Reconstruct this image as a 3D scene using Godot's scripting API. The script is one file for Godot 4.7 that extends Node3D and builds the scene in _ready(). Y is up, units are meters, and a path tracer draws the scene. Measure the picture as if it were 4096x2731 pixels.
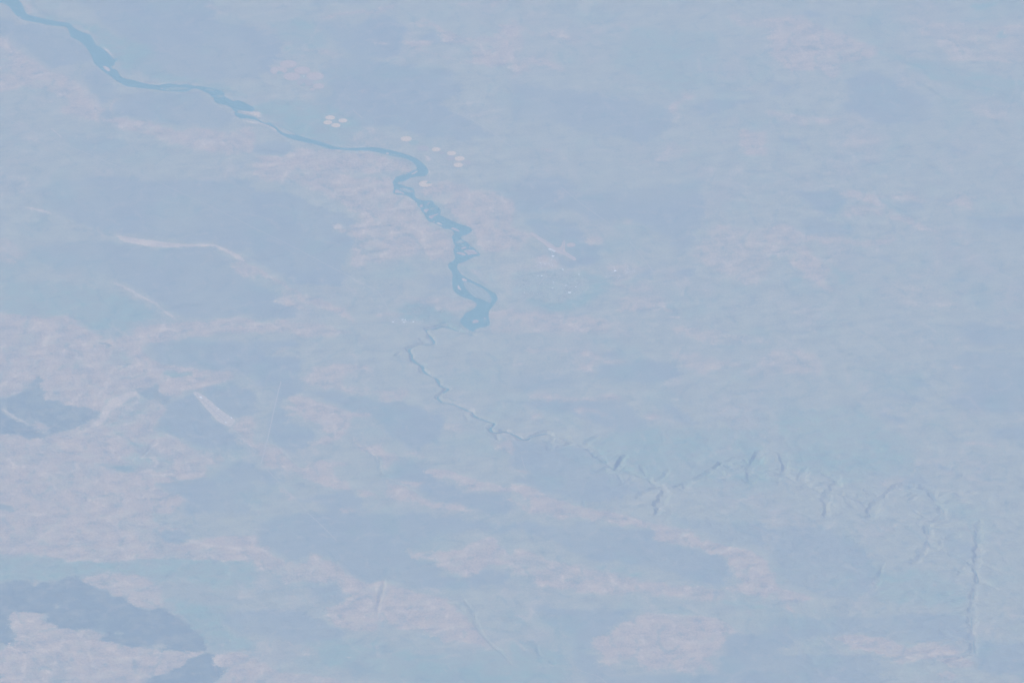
extends Node3D
# A river country seen from orbit through thick blue haze: the ground lies on y = 0, x runs right, z runs towards the camera, metres.
# Photo pixels are turned into ground points by the ray through them (spot()), so every outline below is laid on the ground at its real size.

const PHOTO := Vector2(4096, 2731)
const TILT := 28.5            # degrees the line of sight falls below the horizon
const RANGE := 760000.0       # metres from the camera to the ground at the middle of the frame
const FOV := 3.19
const WEST := -38000.0        # the detailed ground: its edges in metres
const EAST := 38000.0
const FAR_EDGE := -52000.0
const NEAR_EDGE := 47000.0
const NX := 1024              # cells of the ground mesh
const NZ := 900
const TEX := 2048             # texels of the ground colour map
const MASK := 1024            # texels of the ground cover masks

var heights := PackedFloat32Array()
var shore := PackedFloat32Array()      # metres to the river bank, below zero in the river
var cover_maps := []                   # five masks of ground cover
var noise_big: PackedByteArray
var noise_mid: PackedByteArray
var noise_low: PackedByteArray
var noise_fine: PackedByteArray
var noise_streak: PackedByteArray
var noise_vein: PackedByteArray
var painted := []
var to_srgb := PackedByteArray()
var rng := RandomNumberGenerator.new()
var used_names := {}


# ---------- small helpers ----------
func spot(px: float, py: float, y := 0.0) -> Vector3:
	# the ground point (height y) that a photo pixel looks at
	var e := deg_to_rad(TILT)
	var t := tan(deg_to_rad(FOV) * 0.5)
	var a := (px / PHOTO.x - 0.5) * 2.0 * t * PHOTO.x / PHOTO.y
	var b := -(py / PHOTO.y - 0.5) * 2.0 * t
	var d := Vector3(a, -sin(e) + b * cos(e), -cos(e) - b * sin(e))
	var eye := Vector3(0, RANGE * sin(e), RANGE * cos(e))
	return eye + d * ((y - eye.y) / d.y)


func zone(x0: float, y0: float, k: float, pts: Array) -> PackedVector2Array:
	# points read off an enlargement (corner x0, y0 and enlargement k) as ground x, z
	var out := PackedVector2Array()
	for i in range(0, pts.size(), 2):
		var p := spot(x0 + pts[i] / k, y0 + pts[i + 1] / k)
		out.append(Vector2(p.x, p.z))
	return out


func tile(c: int, r: int, pts: Array) -> PackedVector2Array:
	# outlines that leave the frame run on to the edge of the detailed ground
	var far := pts.duplicate()
	for i in range(0, far.size(), 2):
		if c == 0 and far[i] <= -100:
			far[i] -= 2500
		if c == 3 and far[i] >= 2450:
			far[i] += 2500
		if r == 0 and far[i + 1] <= -60:
			far[i + 1] -= 700
	return zone(c * 1024.0, r * 683.0, 2.2959, far)


func numbered(called: String) -> String:
	var n: int = used_names.get(called, 0)
	used_names[called] = n + 1
	return called if n == 0 else "%s_%03d" % [called, n]


func tag(o: Node, label: String, category: String, group := "") -> void:
	o.set_meta("label", label)
	o.set_meta("category", category)
	if group:
		o.set_meta("group", group)


func thing(called: String, at: Vector3, label: String, category: String, group := "") -> Node3D:
	var o := Node3D.new()
	o.name = numbered(called)
	add_child(o)
	o.position = at
	tag(o, label, category, group)
	return o


func show_mesh(called: String, mesh: Mesh, mat: Material, parent: Node = null, kind := "") -> MeshInstance3D:
	var o := MeshInstance3D.new()
	o.name = numbered(called) if parent == null else called
	o.mesh = mesh
	o.material_override = mat
	if parent == null:
		add_child(o, true)
	else:
		parent.add_child(o, true)
	if kind:
		o.set_meta("kind", kind)
	return o


func earth(c: Color, rough := 1.0) -> StandardMaterial3D:
	# c is a linear base colour
	var m := StandardMaterial3D.new()
	m.albedo_color = c.linear_to_srgb()
	m.roughness = rough
	m.metallic_specular = 0.2
	return m


func mottled(c: Color, spread: float, metres: float, seed_: int) -> StandardMaterial3D:
	# soil with patches: a computed noise colour map laid on in world space
	var n := FastNoiseLite.new()
	n.seed = seed_
	n.frequency = 0.02
	n.fractal_octaves = 4
	var im := n.get_seamless_image(128, 128)
	var out := Image.create_empty(128, 128, false, Image.FORMAT_RGB8)
	for y in 128:
		for x in 128:
			var v := 1.0 + (im.get_pixel(x, y).r - 0.5) * 2.0 * spread
			out.set_pixel(x, y, Color(c.r * v, c.g * v, c.b * (1.0 + (v - 1.0) * 0.8)).linear_to_srgb())
	var m := earth(Color(1, 1, 1))
	m.albedo_texture = ImageTexture.create_from_image(out)
	m.uv1_triplanar = true
	m.uv1_world_triplanar = true
	m.uv1_scale = Vector3.ONE / metres
	return m


func ground_at(x: float, z: float) -> float:
	var fx := clampf((x - WEST) / (EAST - WEST) * NX, 0, NX - 0.001)
	var fz := clampf((z - FAR_EDGE) / (NEAR_EDGE - FAR_EDGE) * NZ, 0, NZ - 0.001)
	var i := int(fx)
	var j := int(fz)
	fx -= i
	fz -= j
	var k := j * (NX + 1) + i
	return lerpf(lerpf(heights[k], heights[k + 1], fx), lerpf(heights[k + NX + 1], heights[k + NX + 2], fx), fz)


func fill(im: Image, poly: PackedVector2Array, v: float) -> void:
	# scanline fill of a ground outline in a mask image that covers the detailed ground
	var w := im.get_width()
	var h := im.get_height()
	var pts := PackedVector2Array()
	var lo := INF
	var hi := -INF
	for p in poly:
		var q := Vector2((p.x - WEST) / (EAST - WEST) * w, (p.y - FAR_EDGE) / (NEAR_EDGE - FAR_EDGE) * h)
		pts.append(q)
		lo = minf(lo, q.y)
		hi = maxf(hi, q.y)
	var c := Color(v, v, v)
	for y in range(maxi(0, int(lo)), mini(h - 1, int(hi) + 1) + 1):
		var yy := y + 0.5
		var xs := []
		for i in pts.size():
			var a := pts[i]
			var b := pts[(i + 1) % pts.size()]
			if (a.y <= yy) != (b.y <= yy):
				xs.append(a.x + (yy - a.y) / (b.y - a.y) * (b.x - a.x))
		xs.sort()
		for i in range(0, xs.size() - 1, 2):
			var x0 := maxi(0, roundi(xs[i]))
			var x1 := mini(w, roundi(xs[i + 1]))
			if x1 > x0:
				im.fill_rect(Rect2i(x0, y, x1 - x0, 1), c)


func blur(im: Image, by: int) -> void:
	var w := im.get_width()
	var h := im.get_height()
	im.resize(w / by, h / by, Image.INTERPOLATE_TRILINEAR)
	im.resize(w, h, Image.INTERPOLATE_CUBIC)


func stroke(path: PackedVector2Array, half: float) -> PackedVector2Array:
	# the outline of a band of constant half width along a path
	var left := PackedVector2Array()
	var right := PackedVector2Array()
	for i in path.size():
		var d := (path[mini(i + 1, path.size() - 1)] - path[maxi(i - 1, 0)]).normalized()
		left.append(path[i] + Vector2(d.y, -d.x) * half)
		right.append(path[i] + Vector2(-d.y, d.x) * half)
	right.reverse()
	left.append_array(right)
	return left


func smooth(path: PackedVector2Array, times := 2, closed := false) -> PackedVector2Array:
	# corner cutting
	for k in times:
		var out := PackedVector2Array()
		var n := path.size()
		if not closed:
			out.append(path[0])
		for i in (n if closed else n - 1):
			var a := path[i]
			var b := path[(i + 1) % n]
			out.append(a.lerp(b, 0.25))
			out.append(a.lerp(b, 0.75))
		if not closed:
			out.append(path[n - 1])
		path = out
	return path


func slab(poly: PackedVector2Array, top: float, skirt: float, round_off := 0.0) -> ArrayMesh:
	# a low slab with a bevelled rim: poly is an outline in x, z about the origin
	var st := SurfaceTool.new()
	st.begin(Mesh.PRIMITIVE_TRIANGLES)
	st.set_smooth_group(-1)
	if not Geometry2D.is_polygon_clockwise(poly):
		poly.reverse()
	var inner := poly
	if round_off > 0.0:
		var off := Geometry2D.offset_polygon(poly, -round_off)
		if off.size() == 1 and off[0].size() >= 3:
			inner = off[0]
	var tri := Geometry2D.triangulate_polygon(inner)
	if tri.is_empty():
		inner = Geometry2D.convex_hull(inner)
		tri = Geometry2D.triangulate_polygon(inner)
	for i in range(0, tri.size(), 3):
		var a := inner[tri[i]]
		var b := inner[tri[i + 1]]
		var c := inner[tri[i + 2]]
		if (b - a).cross(c - a) < 0.0:
			var s := b
			b = c
			c = s
		for p in [a, b, c]:
			st.add_vertex(Vector3(p.x, top, p.y))
	if inner.size() != poly.size():
		poly = inner
	for i in poly.size():
		var j := (i + 1) % poly.size()
		var a := Vector3(inner[i].x, top, inner[i].y)
		var b := Vector3(inner[j].x, top, inner[j].y)
		var c := Vector3(poly[j].x, skirt, poly[j].y)
		var d := Vector3(poly[i].x, skirt, poly[i].y)
		for p in [a, b, c, a, c, d]:
			st.add_vertex(p)
	st.generate_normals()
	return st.commit()


func ribbon(path: PackedVector2Array, half: float, lift: float, step := 220.0) -> ArrayMesh:
	# a strip that lies on the ground along a path
	var fine := PackedVector2Array()
	for i in path.size() - 1:
		var n := maxi(1, int(path[i].distance_to(path[i + 1]) / step))
		for k in n:
			fine.append(path[i].lerp(path[i + 1], float(k) / n))
	fine.append(path[path.size() - 1])
	var st := SurfaceTool.new()
	st.begin(Mesh.PRIMITIVE_TRIANGLES)
	var rows := []
	for i in fine.size():
		var d := (fine[mini(i + 1, fine.size() - 1)] - fine[maxi(i - 1, 0)]).normalized()
		var s := Vector2(-d.y, d.x) * half
		var l := fine[i] - s
		var r := fine[i] + s
		var y := maxf(ground_at(l.x, l.y), ground_at(r.x, r.y)) + lift
		rows.append([Vector3(l.x, y, l.y), Vector3(r.x, y, r.y)])
	for i in rows.size() - 1:
		for p in [rows[i][0], rows[i + 1][0], rows[i + 1][1], rows[i][0], rows[i + 1][1], rows[i][1]]:
			st.add_vertex(p)
	st.generate_normals()
	return st.commit()


# ---------- ground cover: [tile column, tile row, kind, weight, soft, outline] ----------
# kinds: 0 reddish bare soil and dry grass, 1 grey leafless woodland, 2 burnt ground, 3 pale sand, 4 green grass and trees
func cover() -> Array:
	return [
		# far left
		[0, 0, 0, 0.8, 1, [-300, 250, 0, 330, 80, 380, 180, 480, 340, 560, 440, 640, 620, 690, 760, 790, 900, 920, 950, 990, 1000, 1080, 1200, 1090, 1420, 1130, 1640, 1200, 1830, 1170, 2100, 1200, 2351, 1160, 2351, 1400, 2150, 1420, 1900, 1400, 1600, 1330, 1400, 1250, 1150, 1190, 900, 1100, 700, 1080, 500, 1000, 640, 980, 520, 880, 380, 830, 200, 800, 0, 850, -300, 880]],
		[0, 0, 4, 0.6, 1, [-300, 400, 0, 430, 80, 480, 95, 600, 60, 690, -300, 720]],
		[0, 0, 1, 0.8, 1, [700, 50, 1000, -100, 1850, -100, 1980, 200, 2351, 260, 2351, 720, 2000, 740, 1700, 730, 1400, 700, 1180, 640, 1240, 560, 1420, 520, 1380, 440, 1100, 330, 900, 200, 860, 60]],
		[0, 0, 1, 0.8, 1, [-300, 150, 100, 200, 600, 260, 700, 350, 800, 420, 860, 580, 700, 580, 500, 620, 420, 600, 250, 450, 100, 330, -300, 300]],
		[0, 0, 1, 0.8, 0, [760, 640, 900, 620, 1080, 790, 1120, 800, 1060, 900, 940, 960, 850, 830, 740, 700]],
		[0, 0, 1, 0.7, 1, [1100, 860, 1500, 840, 1800, 850, 2000, 990, 2140, 1050, 2100, 1160, 1600, 1150, 1300, 1090, 1060, 1060, 1030, 980]],
		[0, 0, 1, 0.9, 0, [940, 1010, 1020, 1000, 1010, 1080, 930, 1085]],
		[0, 0, 4, 0.9, 1, [420, 120, 700, 190, 900, 230, 1100, 340, 1380, 430, 1430, 520, 1250, 570, 1200, 700, 1100, 640, 1080, 560, 900, 420, 780, 270, 640, 210, 400, 170]],
		[0, 0, 4, 0.7, 1, [1250, 640, 1700, 700, 2100, 780, 2351, 900, 2100, 860, 1800, 760, 1400, 740]],
		[0, 0, 0, 0.8, 0, [170, 0, 240, 0, 290, 60, 320, 130, 270, 130, 215, 60]],
		[0, 0, 0, 0.8, 0, [640, 215, 740, 235, 840, 290, 890, 370, 850, 350, 780, 280]],
		[0, 0, 3, 0.7, 0, [920, 430, 980, 440, 1050, 520, 1010, 510]],
		[0, 0, 3, 0.6, 0, [500, 180, 590, 186, 590, 202, 510, 196]],
		[0, 0, 3, 0.6, 0, [1240, 735, 1420, 765, 1520, 762, 1480, 782, 1340, 775]],
		[0, 0, 0, 0.9, 0, [1020, 930, 1070, 890, 1050, 980, 1000, 1060]],
		[0, 0, 3, 0.8, 0, [2200, 1000, 2400, 1030, 2400, 1085, 2230, 1030]],
		[0, 0, 3, 0.8, 0, [2180, 1095, 2351, 1120, 2351, 1140, 2280, 1125]],
		[0, 0, 1, 0.5, 1, [500, 1230, 900, 1260, 1300, 1300, 1200, 1480, 700, 1400]],
		[0, 0, 3, 0.5, 1, [790, 60, 830, 60, 810, 100], ],
		[0, 0, 3, 0.5, 1, [920, 140, 980, 130, 960, 170, 920, 170]],
		[0, 0, 0, 0.7, 1, [1850, 20, 2000, 60, 2120, 120, 2060, 150, 1900, 60]],
		# far middle left
		[1, 0, 1, 0.85, 1, [0, 280, 200, 330, 260, 420, 200, 540, 120, 640, 0, 700]],
		[1, 0, 1, 0.8, 1, [500, 200, 760, 200, 900, 240, 1200, 120, 1400, 260, 1330, 330, 1380, 440, 1300, 520, 900, 540, 700, 340]],
		[1, 0, 1, 0.8, 1, [500, 60, 900, 40, 1200, 0, 1700, -60, 500, -60]],
		[1, 0, 1, 0.9, 1, [640, 560, 900, 530, 1500, 620, 1800, 660, 1900, 800, 1700, 950, 1900, 1080, 2200, 1260, 1900, 1290, 1500, 1250, 1250, 1150, 950, 1190, 850, 1080, 640, 1000, 560, 930, 700, 860, 640, 780, 620, 660]],
		[1, 0, 1, 1.0, 0, [-20, 1330, 60, 1310, 180, 1290, 330, 1310, 362, 1350, 320, 1395, 250, 1430, 100, 1430, -20, 1395]],
		[1, 0, 1, 0.9, 0, [1500, 330, 1640, 280, 1700, 310, 1725, 400, 1640, 420, 1600, 370, 1500, 380]],
		[1, 0, 0, 1.0, 0, [1440, 210, 1550, 170, 1680, 230, 1780, 290, 1900, 340, 2100, 330, 2200, 340, 2230, 220, 2360, 230, 2360, 560, 2200, 620, 1950, 590, 1870, 560, 2000, 540, 1960, 440, 1850, 400, 1730, 400, 1710, 310, 1640, 240, 1520, 240]],
		[1, 0, 0, 0.9, 0, [1350, 370, 1480, 380, 1600, 370, 1600, 420, 1500, 440, 1620, 490, 1800, 530, 1830, 560, 1650, 520, 1500, 460, 1380, 410]],
		[1, 0, 0, 0.9, 0, [520, 180, 640, 140, 860, 100, 1080, 90, 1160, 60, 1320, 20, 1250, 80, 1080, 130, 900, 120, 700, 160]],
		[1, 0, 0, 0.7, 1, [280, 430, 440, 380, 480, 450, 600, 420, 700, 460, 800, 520, 720, 530, 560, 490, 340, 460]],
		[1, 0, 0, 0.7, 1, [1090, 370, 1220, 380, 1230, 420, 1120, 420]],
		[1, 0, 0, 0.7, 0, [1850, 30, 2050, 10, 2040, 40, 1900, 60]],
		[1, 0, 0, 0.8, 0, [2120, 0, 2230, 0, 2200, 70, 2150, 60]],
		[1, 0, 0, 0.85, 1, [0, 1420, 240, 1440, 380, 1370, 640, 1370, 1000, 1390, 1200, 1440, 1370, 1480, 1460, 1580, 0, 1580]],
		[1, 0, 0, 0.6, 1, [930, 850, 1000, 800, 1080, 780, 1060, 800, 960, 900]],
		[1, 0, 0, 0.7, 1, [1420, 1360, 1560, 1330, 1600, 1380, 1500, 1390]],
		[1, 0, 0, 0.6, 1, [420, 880, 520, 860, 520, 930, 440, 920]],
		[1, 0, 3, 0.8, 0, [1540, 1430, 1580, 1425, 1615, 1470, 1580, 1485]],
		[1, 0, 3, 0.7, 0, [1525, 1500, 1560, 1520, 1610, 1590, 1580, 1590]],
		[1, 0, 3, 0.8, 0, [0, 1110, 90, 1135, 180, 1180, 250, 1250, 190, 1215, 90, 1150, 0, 1130]],
		[1, 0, 4, 0.8, 1, [200, 900, 600, 960, 900, 1060, 1000, 1200, 850, 1290, 1100, 1330, 700, 1350, 400, 1230, 150, 1100, 0, 1040, 0, 960]],
		[1, 0, 4, 0.6, 1, [100, 200, 400, 160, 560, 240, 650, 420, 520, 520, 300, 500, 260, 350]],
		[1, 0, 0, 0.5, 1, [700, 1220, 1100, 1180, 1230, 1250, 1050, 1330, 800, 1320]],
		# far middle right
		[2, 0, 0, 0.7, 1, [0, 150, 100, 230, 280, 320, 340, 290, 450, 270, 540, 320, 560, 370, 700, 460, 620, 430, 480, 370, 360, 330, 250, 340, 100, 260, 90, 420, 60, 560, 180, 510, 400, 560, 520, 640, 450, 660, 200, 580, 80, 700, 0, 740]],
		[2, 0, 0, 0.7, 0, [330, 290, 450, 265, 540, 320, 570, 375, 700, 460, 620, 430, 480, 370, 380, 320]],
		[2, 0, 0, 0.6, 0, [500, 300, 720, 240, 840, 180, 870, 230, 1050, 200, 1090, 270, 960, 230, 820, 310, 760, 300, 820, 250]],
		[2, 0, 0, 0.6, 1, [1950, 60, 2150, 180, 2351, 150, 2351, 260, 2200, 260, 2050, 240]],
		[2, 0, 0, 0.7, 1, [1430, 950, 1520, 920, 1560, 860, 1660, 860, 1800, 880, 1700, 900, 1560, 950, 1500, 1050, 1430, 1020]],
		[2, 0, 0, 0.55, 1, [1880, 760, 2100, 780, 2351, 790, 2200, 840, 2000, 860]],
		[2, 0, 0, 0.6, 0, [1840, 1270, 1950, 1290, 2060, 1310, 1950, 1340]],
		[2, 0, 0, 0.7, 1, [2080, 1180, 2351, 1200, 2351, 1420, 2150, 1420, 2070, 1300]],
		[2, 0, 0, 0.6, 1, [1460, 1280, 1640, 1380, 1500, 1480, 1300, 1500, 900, 1540, 1100, 1500, 1350, 1430]],
		[2, 0, 0, 0.7, 0, [250, 1370, 330, 1350, 400, 1380, 330, 1410]],
		[2, 0, 0, 0.6, 0, [500, 1370, 640, 1310, 560, 1370]],
		[2, 0, 1, 0.65, 1, [0, 760, 600, 830, 1000, 900, 1400, 960, 1500, 1100, 1300, 1300, 800, 1260, 300, 1100, 0, 1100]],
		[2, 0, 1, 0.8, 1, [1650, 980, 1850, 900, 2200, 930, 2000, 1000, 1750, 1080]],
		[2, 0, 4, 0.5, 1, [1100, 250, 1900, 300, 1950, 700, 1500, 850, 900, 600]],
		# far right
		[3, 0, 0, 0.75, 1, [0, 160, 300, 130, 600, 280, 1000, 420, 1000, 540, 700, 560, 640, 700, 560, 720, 500, 640, 200, 650, 120, 560, 0, 500]],
		[3, 0, 0, 0.8, 0, [130, 590, 250, 500, 440, 465, 600, 480, 680, 620, 640, 700, 560, 720, 500, 640, 200, 650]],
		[3, 0, 0, 0.6, 1, [1300, 150, 1800, 200, 2500, 300, 2500, 560, 1700, 560, 1400, 300]],
		[3, 0, 0, 0.6, 1, [0, 1000, 500, 1080, 700, 1050, 650, 1130, 300, 1160, 0, 1080]],
		[3, 0, 0, 0.6, 1, [680, 1240, 1000, 1250, 1100, 1300, 700, 1380]],
		[3, 0, 0, 0.5, 1, [1700, 900, 2200, 1000, 2300, 1150, 1900, 1060]],
		[3, 0, 1, 0.75, 1, [750, 700, 1000, 640, 1200, 800, 1500, 900, 1560, 1080, 1350, 1150, 1000, 1130, 700, 1000]],
		[3, 0, 1, 0.8, 1, [300, 80, 600, 130, 500, 180, 350, 150]],
		[3, 0, 1, 0.8, 1, [80, 760, 200, 780, 150, 900, 20, 880]],
		[3, 0, 1, 0.8, 1, [100, 1240, 320, 1280, 300, 1330, 130, 1300]],
		[3, 0, 1, 0.6, 1, [1600, 1270, 1800, 1380, 1700, 1400]],
		[3, 0, 4, 0.6, 1, [1000, 480, 1300, 500, 1800, 640, 2400, 760, 2400, 1000, 1800, 830, 1300, 620]],
		[3, 0, 4, 1.0, 0, [1870, 25, 1960, 40, 2080, 25, 2150, 28, 2050, 60, 1950, 90, 1900, 70]],
		[3, 0, 4, 1.0, 0, [2120, 290, 2180, 270, 2170, 330, 2240, 340, 2170, 360, 2110, 330]],
		# second row, left
		[0, 1, 1, 0.65, 1, [500, 100, 900, 60, 2351, 100, 2351, 700, 2200, 740, 1950, 660, 1500, 620, 1100, 570, 700, 480, 560, 400, 420, 330, 300, 200]],
		[0, 1, 1, 0.7, 1, [300, 680, 900, 640, 1500, 720, 1900, 700, 2150, 820, 2351, 1060, 2351, 1330, 1950, 1350, 1700, 1360, 1600, 1280, 1450, 1180, 1150, 1040, 800, 900, 400, 860, 250, 760]],
		[0, 1, 4, 0.6, 1, [40, 1000, 500, 1010, 900, 1080, 1300, 1200, 1500, 1330, 1200, 1420, 1150, 1480, 900, 1470, 650, 1330, 200, 1330, 0, 1280]],
		[0, 1, 3, 0.7, 0, [150, 328, 260, 332, 400, 355, 515, 410, 440, 398, 330, 368]],
		[0, 1, 3, 0.9, 0, [1040, 582, 1200, 612, 1400, 640, 1600, 668, 1820, 672, 1960, 670, 2060, 712, 2200, 772, 2270, 850, 2200, 835, 2100, 762, 1950, 694, 1750, 699, 1550, 705, 1350, 694, 1150, 655]],
		[0, 1, 0, 0.9, 0, [2200, 820, 2280, 850, 2360, 900, 2360, 1010, 2250, 960, 2130, 920, 2140, 850]],
		[0, 1, 3, 0.7, 0, [980, 1008, 1040, 1018, 1180, 1072, 1300, 1142, 1430, 1202, 1500, 1272, 1600, 1330, 1620, 1380, 1520, 1318, 1435, 1238, 1290, 1172, 1170, 1100]],
		[0, 1, 0, 0.6, 1, [-300, 540, 60, 620, 160, 690, 250, 800, 150, 840, -300, 780]],
		[0, 1, 0, 0.5, 1, [-300, 0, 30, 0, 20, 200, -300, 200]],
		[0, 1, 0, 0.85, 0, [-300, 1340, 60, 1310, 200, 1320, 400, 1350, 600, 1330, 720, 1350, 700, 1400, 850, 1480, 1000, 1520, 1230, 1500, 1240, 1430, 1500, 1400, 1700, 1380, 1900, 1390, 2050, 1360, 2250, 1350, 2360, 1390, 2360, 1480, 2100, 1500, 1800, 1520, 1500, 1580, -300, 1580]],
		# second row, middle left: the river
		[1, 1, 0, 0.75, 1, [0, 20, 240, 0, 1250, 60, 1270, 200, 1480, 300, 1550, 440, 1700, 520, 1800, 640, 1800, 780, 1760, 870, 1500, 760, 1300, 800, 900, 900, 890, 600, 700, 540, 930, 480, 930, 400, 760, 290, 560, 190, 300, 90, 0, 70]],
		[1, 1, 0, 0.75, 1, [1600, 120, 1800, 90, 2000, 180, 2260, 200, 2420, 330, 2330, 470, 2440, 600, 2380, 730, 2100, 740, 2000, 600, 1900, 480, 1700, 330, 1650, 260, 1500, 200, 1520, 150]],
		[1, 1, 1, 0.85, 0, [-30, 200, 300, 200, 600, 340, 840, 400, 910, 480, 800, 515, 680, 545, 870, 600, 885, 700, 830, 800, 780, 900, 880, 950, 800, 1060, 500, 1040, 330, 1040, 150, 900, -30, 830]],
		[1, 1, 1, 0.9, 0, [-30, 1060, 140, 1080, 220, 1200, 400, 1300, 390, 1340, 200, 1360, -30, 1360]],
		[1, 1, 0, 0.9, 0, [-10, 880, 100, 930, 280, 1050, 420, 1130, 600, 1180, 800, 1260, 930, 1370, 900, 1400, 720, 1290, 500, 1240, 300, 1100, 150, 1000, -10, 930]],
		[1, 1, 0, 0.7, 1, [150, 1090, 220, 1170, 240, 1220, 400, 1300, 500, 1300, 400, 1220, 300, 1100]],
		[1, 1, 0, 0.7, 1, [0, 1380, 300, 1370, 600, 1400, 860, 1480, 700, 1540, 400, 1520, 0, 1480]],
		[1, 1, 3, 0.7, 0, [690, 500, 740, 485, 790, 490, 805, 530, 720, 540]],
		[1, 1, 0, 0.8, 0, [1090, 1320, 1400, 1290, 1500, 1300, 1330, 1350, 1120, 1340]],
		[1, 1, 0, 0.7, 1, [2150, 1280, 2351, 1260, 2351, 1500, 2100, 1490, 2150, 1400]],
		[1, 1, 0, 0.6, 1, [1350, 1160, 1650, 1150, 1980, 1190, 2020, 1220, 1930, 1300, 1700, 1300]],
		[1, 1, 4, 0.9, 1, [1370, 1210, 1650, 1230, 1900, 1380, 1950, 1480, 1700, 1420, 1400, 1390, 1250, 1360]],
		[1, 1, 1, 0.8, 1, [1540, 960, 1780, 960, 1800, 1090, 1600, 1080]],
		[1, 1, 1, 0.7, 1, [1480, 1230, 1640, 1240, 1680, 1310, 1560, 1350]],
		[1, 1, 3, 0.6, 0, [1855, 870, 1885, 930, 1960, 1005, 1925, 1000, 1860, 930]],
		[1, 1, 3, 0.6, 0, [1960, 895, 2040, 930, 2075, 975, 2000, 950]],
		[1, 1, 3, 0.6, 0, [1250, 205, 1340, 225, 1430, 255, 1480, 290, 1420, 275, 1320, 240]],
		[1, 1, 3, 0.5, 1, [960, 125, 1080, 140, 1070, 155, 980, 145]],
		[1, 1, 3, 0.4, 1, [1120, 300, 1220, 280, 1180, 305]],
		[1, 1, 4, 0.6, 1, [1850, 870, 2200, 880, 2300, 1100, 2150, 1150, 2050, 1050, 1900, 960]],
		[1, 1, 4, 0.7, 0, [1160, 1415, 1190, 1412, 1210, 1430, 1180, 1432]],
		# second row, middle right: airfield and town
		[2, 1, 0, 0.7, 1, [0, 490, 130, 560, 200, 600, 120, 690, 0, 750]],
		[2, 1, 0, 0.8, 1, [200, 770, 330, 760, 440, 850, 460, 920, 330, 920, 230, 860]],
		[2, 1, 4, 1.0, 1, [0, 940, 300, 920, 560, 900, 900, 1000, 900, 1100, 700, 1200, 600, 1290, 300, 1280, 100, 1200, 0, 1180]],
		[2, 1, 0, 0.6, 1, [880, 860, 1050, 830, 1200, 900, 1130, 960, 1000, 1060, 1250, 1020, 1330, 1100, 1150, 1140, 950, 1080, 900, 960]],
		[2, 1, 0, 0.65, 1, [900, 1180, 1150, 1150, 1400, 1130, 1450, 1250, 1350, 1290, 1000, 1300]],
		[2, 1, 0, 0.7, 1, [0, 1290, 400, 1300, 700, 1330, 1000, 1400, 900, 1480, 400, 1480, 0, 1480]],
		[2, 1, 0, 0.6, 1, [1640, 770, 1740, 650, 1830, 510, 1960, 480, 2200, 550, 2380, 520, 2420, 800, 2300, 1040, 2200, 1060, 1900, 950, 1750, 830]],
		[2, 1, 3, 0.8, 0, [1345, 1237, 1425, 1237, 1425, 1256, 1355, 1252]],
		[2, 1, 0, 0.9, 0, [1380, 1262, 1490, 1262, 1480, 1296, 1400, 1292]],
		[2, 1, 3, 0.9, 0, [1440, 1336, 1500, 1340, 1556, 1336, 1540, 1356, 1450, 1350]],
		[2, 1, 0, 0.6, 1, [1440, 1400, 1700, 1440, 2000, 1490, 2351, 1520, 2351, 1580, 1800, 1580, 1500, 1480]],
		[2, 1, 0, 0.7, 1, [1030, 460, 1150, 440, 1090, 500]],
		[2, 1, 0, 0.5, 1, [380, 160, 480, 150, 640, 190, 860, 190, 700, 230, 500, 260, 400, 300]],
		[2, 1, 1, 0.7, 1, [-120, 110, 200, 40, 500, 60, 640, 200, 1200, 150, 1700, 100, 1800, 300, 1700, 600, 1550, 800, 1450, 620, 1100, 450, 700, 440, 600, 350, 350, 370, 60, 400, -200, 300]],
		[2, 1, 1, 0.95, 1, [180, 460, 460, 450, 640, 560, 700, 650, 860, 700, 760, 860, 600, 880, 450, 880, 300, 740, 330, 700, 560, 830, 480, 700, 300, 640, 200, 560]],
		[2, 1, 1, 0.7, 1, [1140, 960, 1290, 900, 1320, 990, 1150, 990]],
		[2, 1, 1, 0.8, 0, [1480, 940, 1600, 900, 1700, 900, 1680, 950, 1560, 1000]],
		[2, 1, 0, 0.95, 0, [680, 640, 720, 605, 800, 602, 848, 645, 830, 680, 740, 684]],
		[2, 1, 3, 0.8, 0, [945, 718, 1010, 698, 1005, 706, 960, 724]],
		[2, 1, 3, 0.4, 0, [280, 488, 360, 505, 450, 515, 440, 527, 340, 518]],
		[2, 1, 3, 0.42, 1, [-100, 860, 300, 830, 640, 900, 760, 1090, 480, 1220, 0, 1180]],
		[1, 1, 3, 0.40, 1, [1880, 870, 2351, 880, 2351, 1150, 2150, 1080]],
		[1, 1, 3, 0.35, 1, [1150, 1350, 1500, 1340, 1650, 1400, 1300, 1420]],
		# second row, right
		[3, 1, 0, 0.7, 0, [620, 190, 760, 170, 900, 200, 1080, 230, 1060, 270, 1100, 320, 1050, 340, 900, 290, 740, 240]],
		[3, 1, 0, 0.65, 1, [680, 400, 760, 310, 1000, 340, 1090, 330, 1060, 410, 900, 400, 760, 430]],
		[3, 1, 0, 0.7, 0, [1100, 350, 1200, 380, 1500, 530, 1610, 580, 1500, 580, 1250, 480, 1110, 430]],
		[3, 1, 0, 0.65, 1, [1080, 210, 1300, 200, 1550, 290, 1700, 300, 1740, 180, 1900, 240, 1940, 350, 1700, 320, 1450, 280, 1150, 290]],
		[3, 1, 0, 0.7, 1, [0, 500, 200, 460, 270, 530, 380, 590, 600, 600, 640, 550, 680, 600, 900, 640, 1150, 590, 1200, 640, 1000, 700, 600, 690, 300, 640, 580, 880, 560, 1000, 600, 1150, 450, 1050, 340, 960, 200, 850, 0, 740]],
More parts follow.
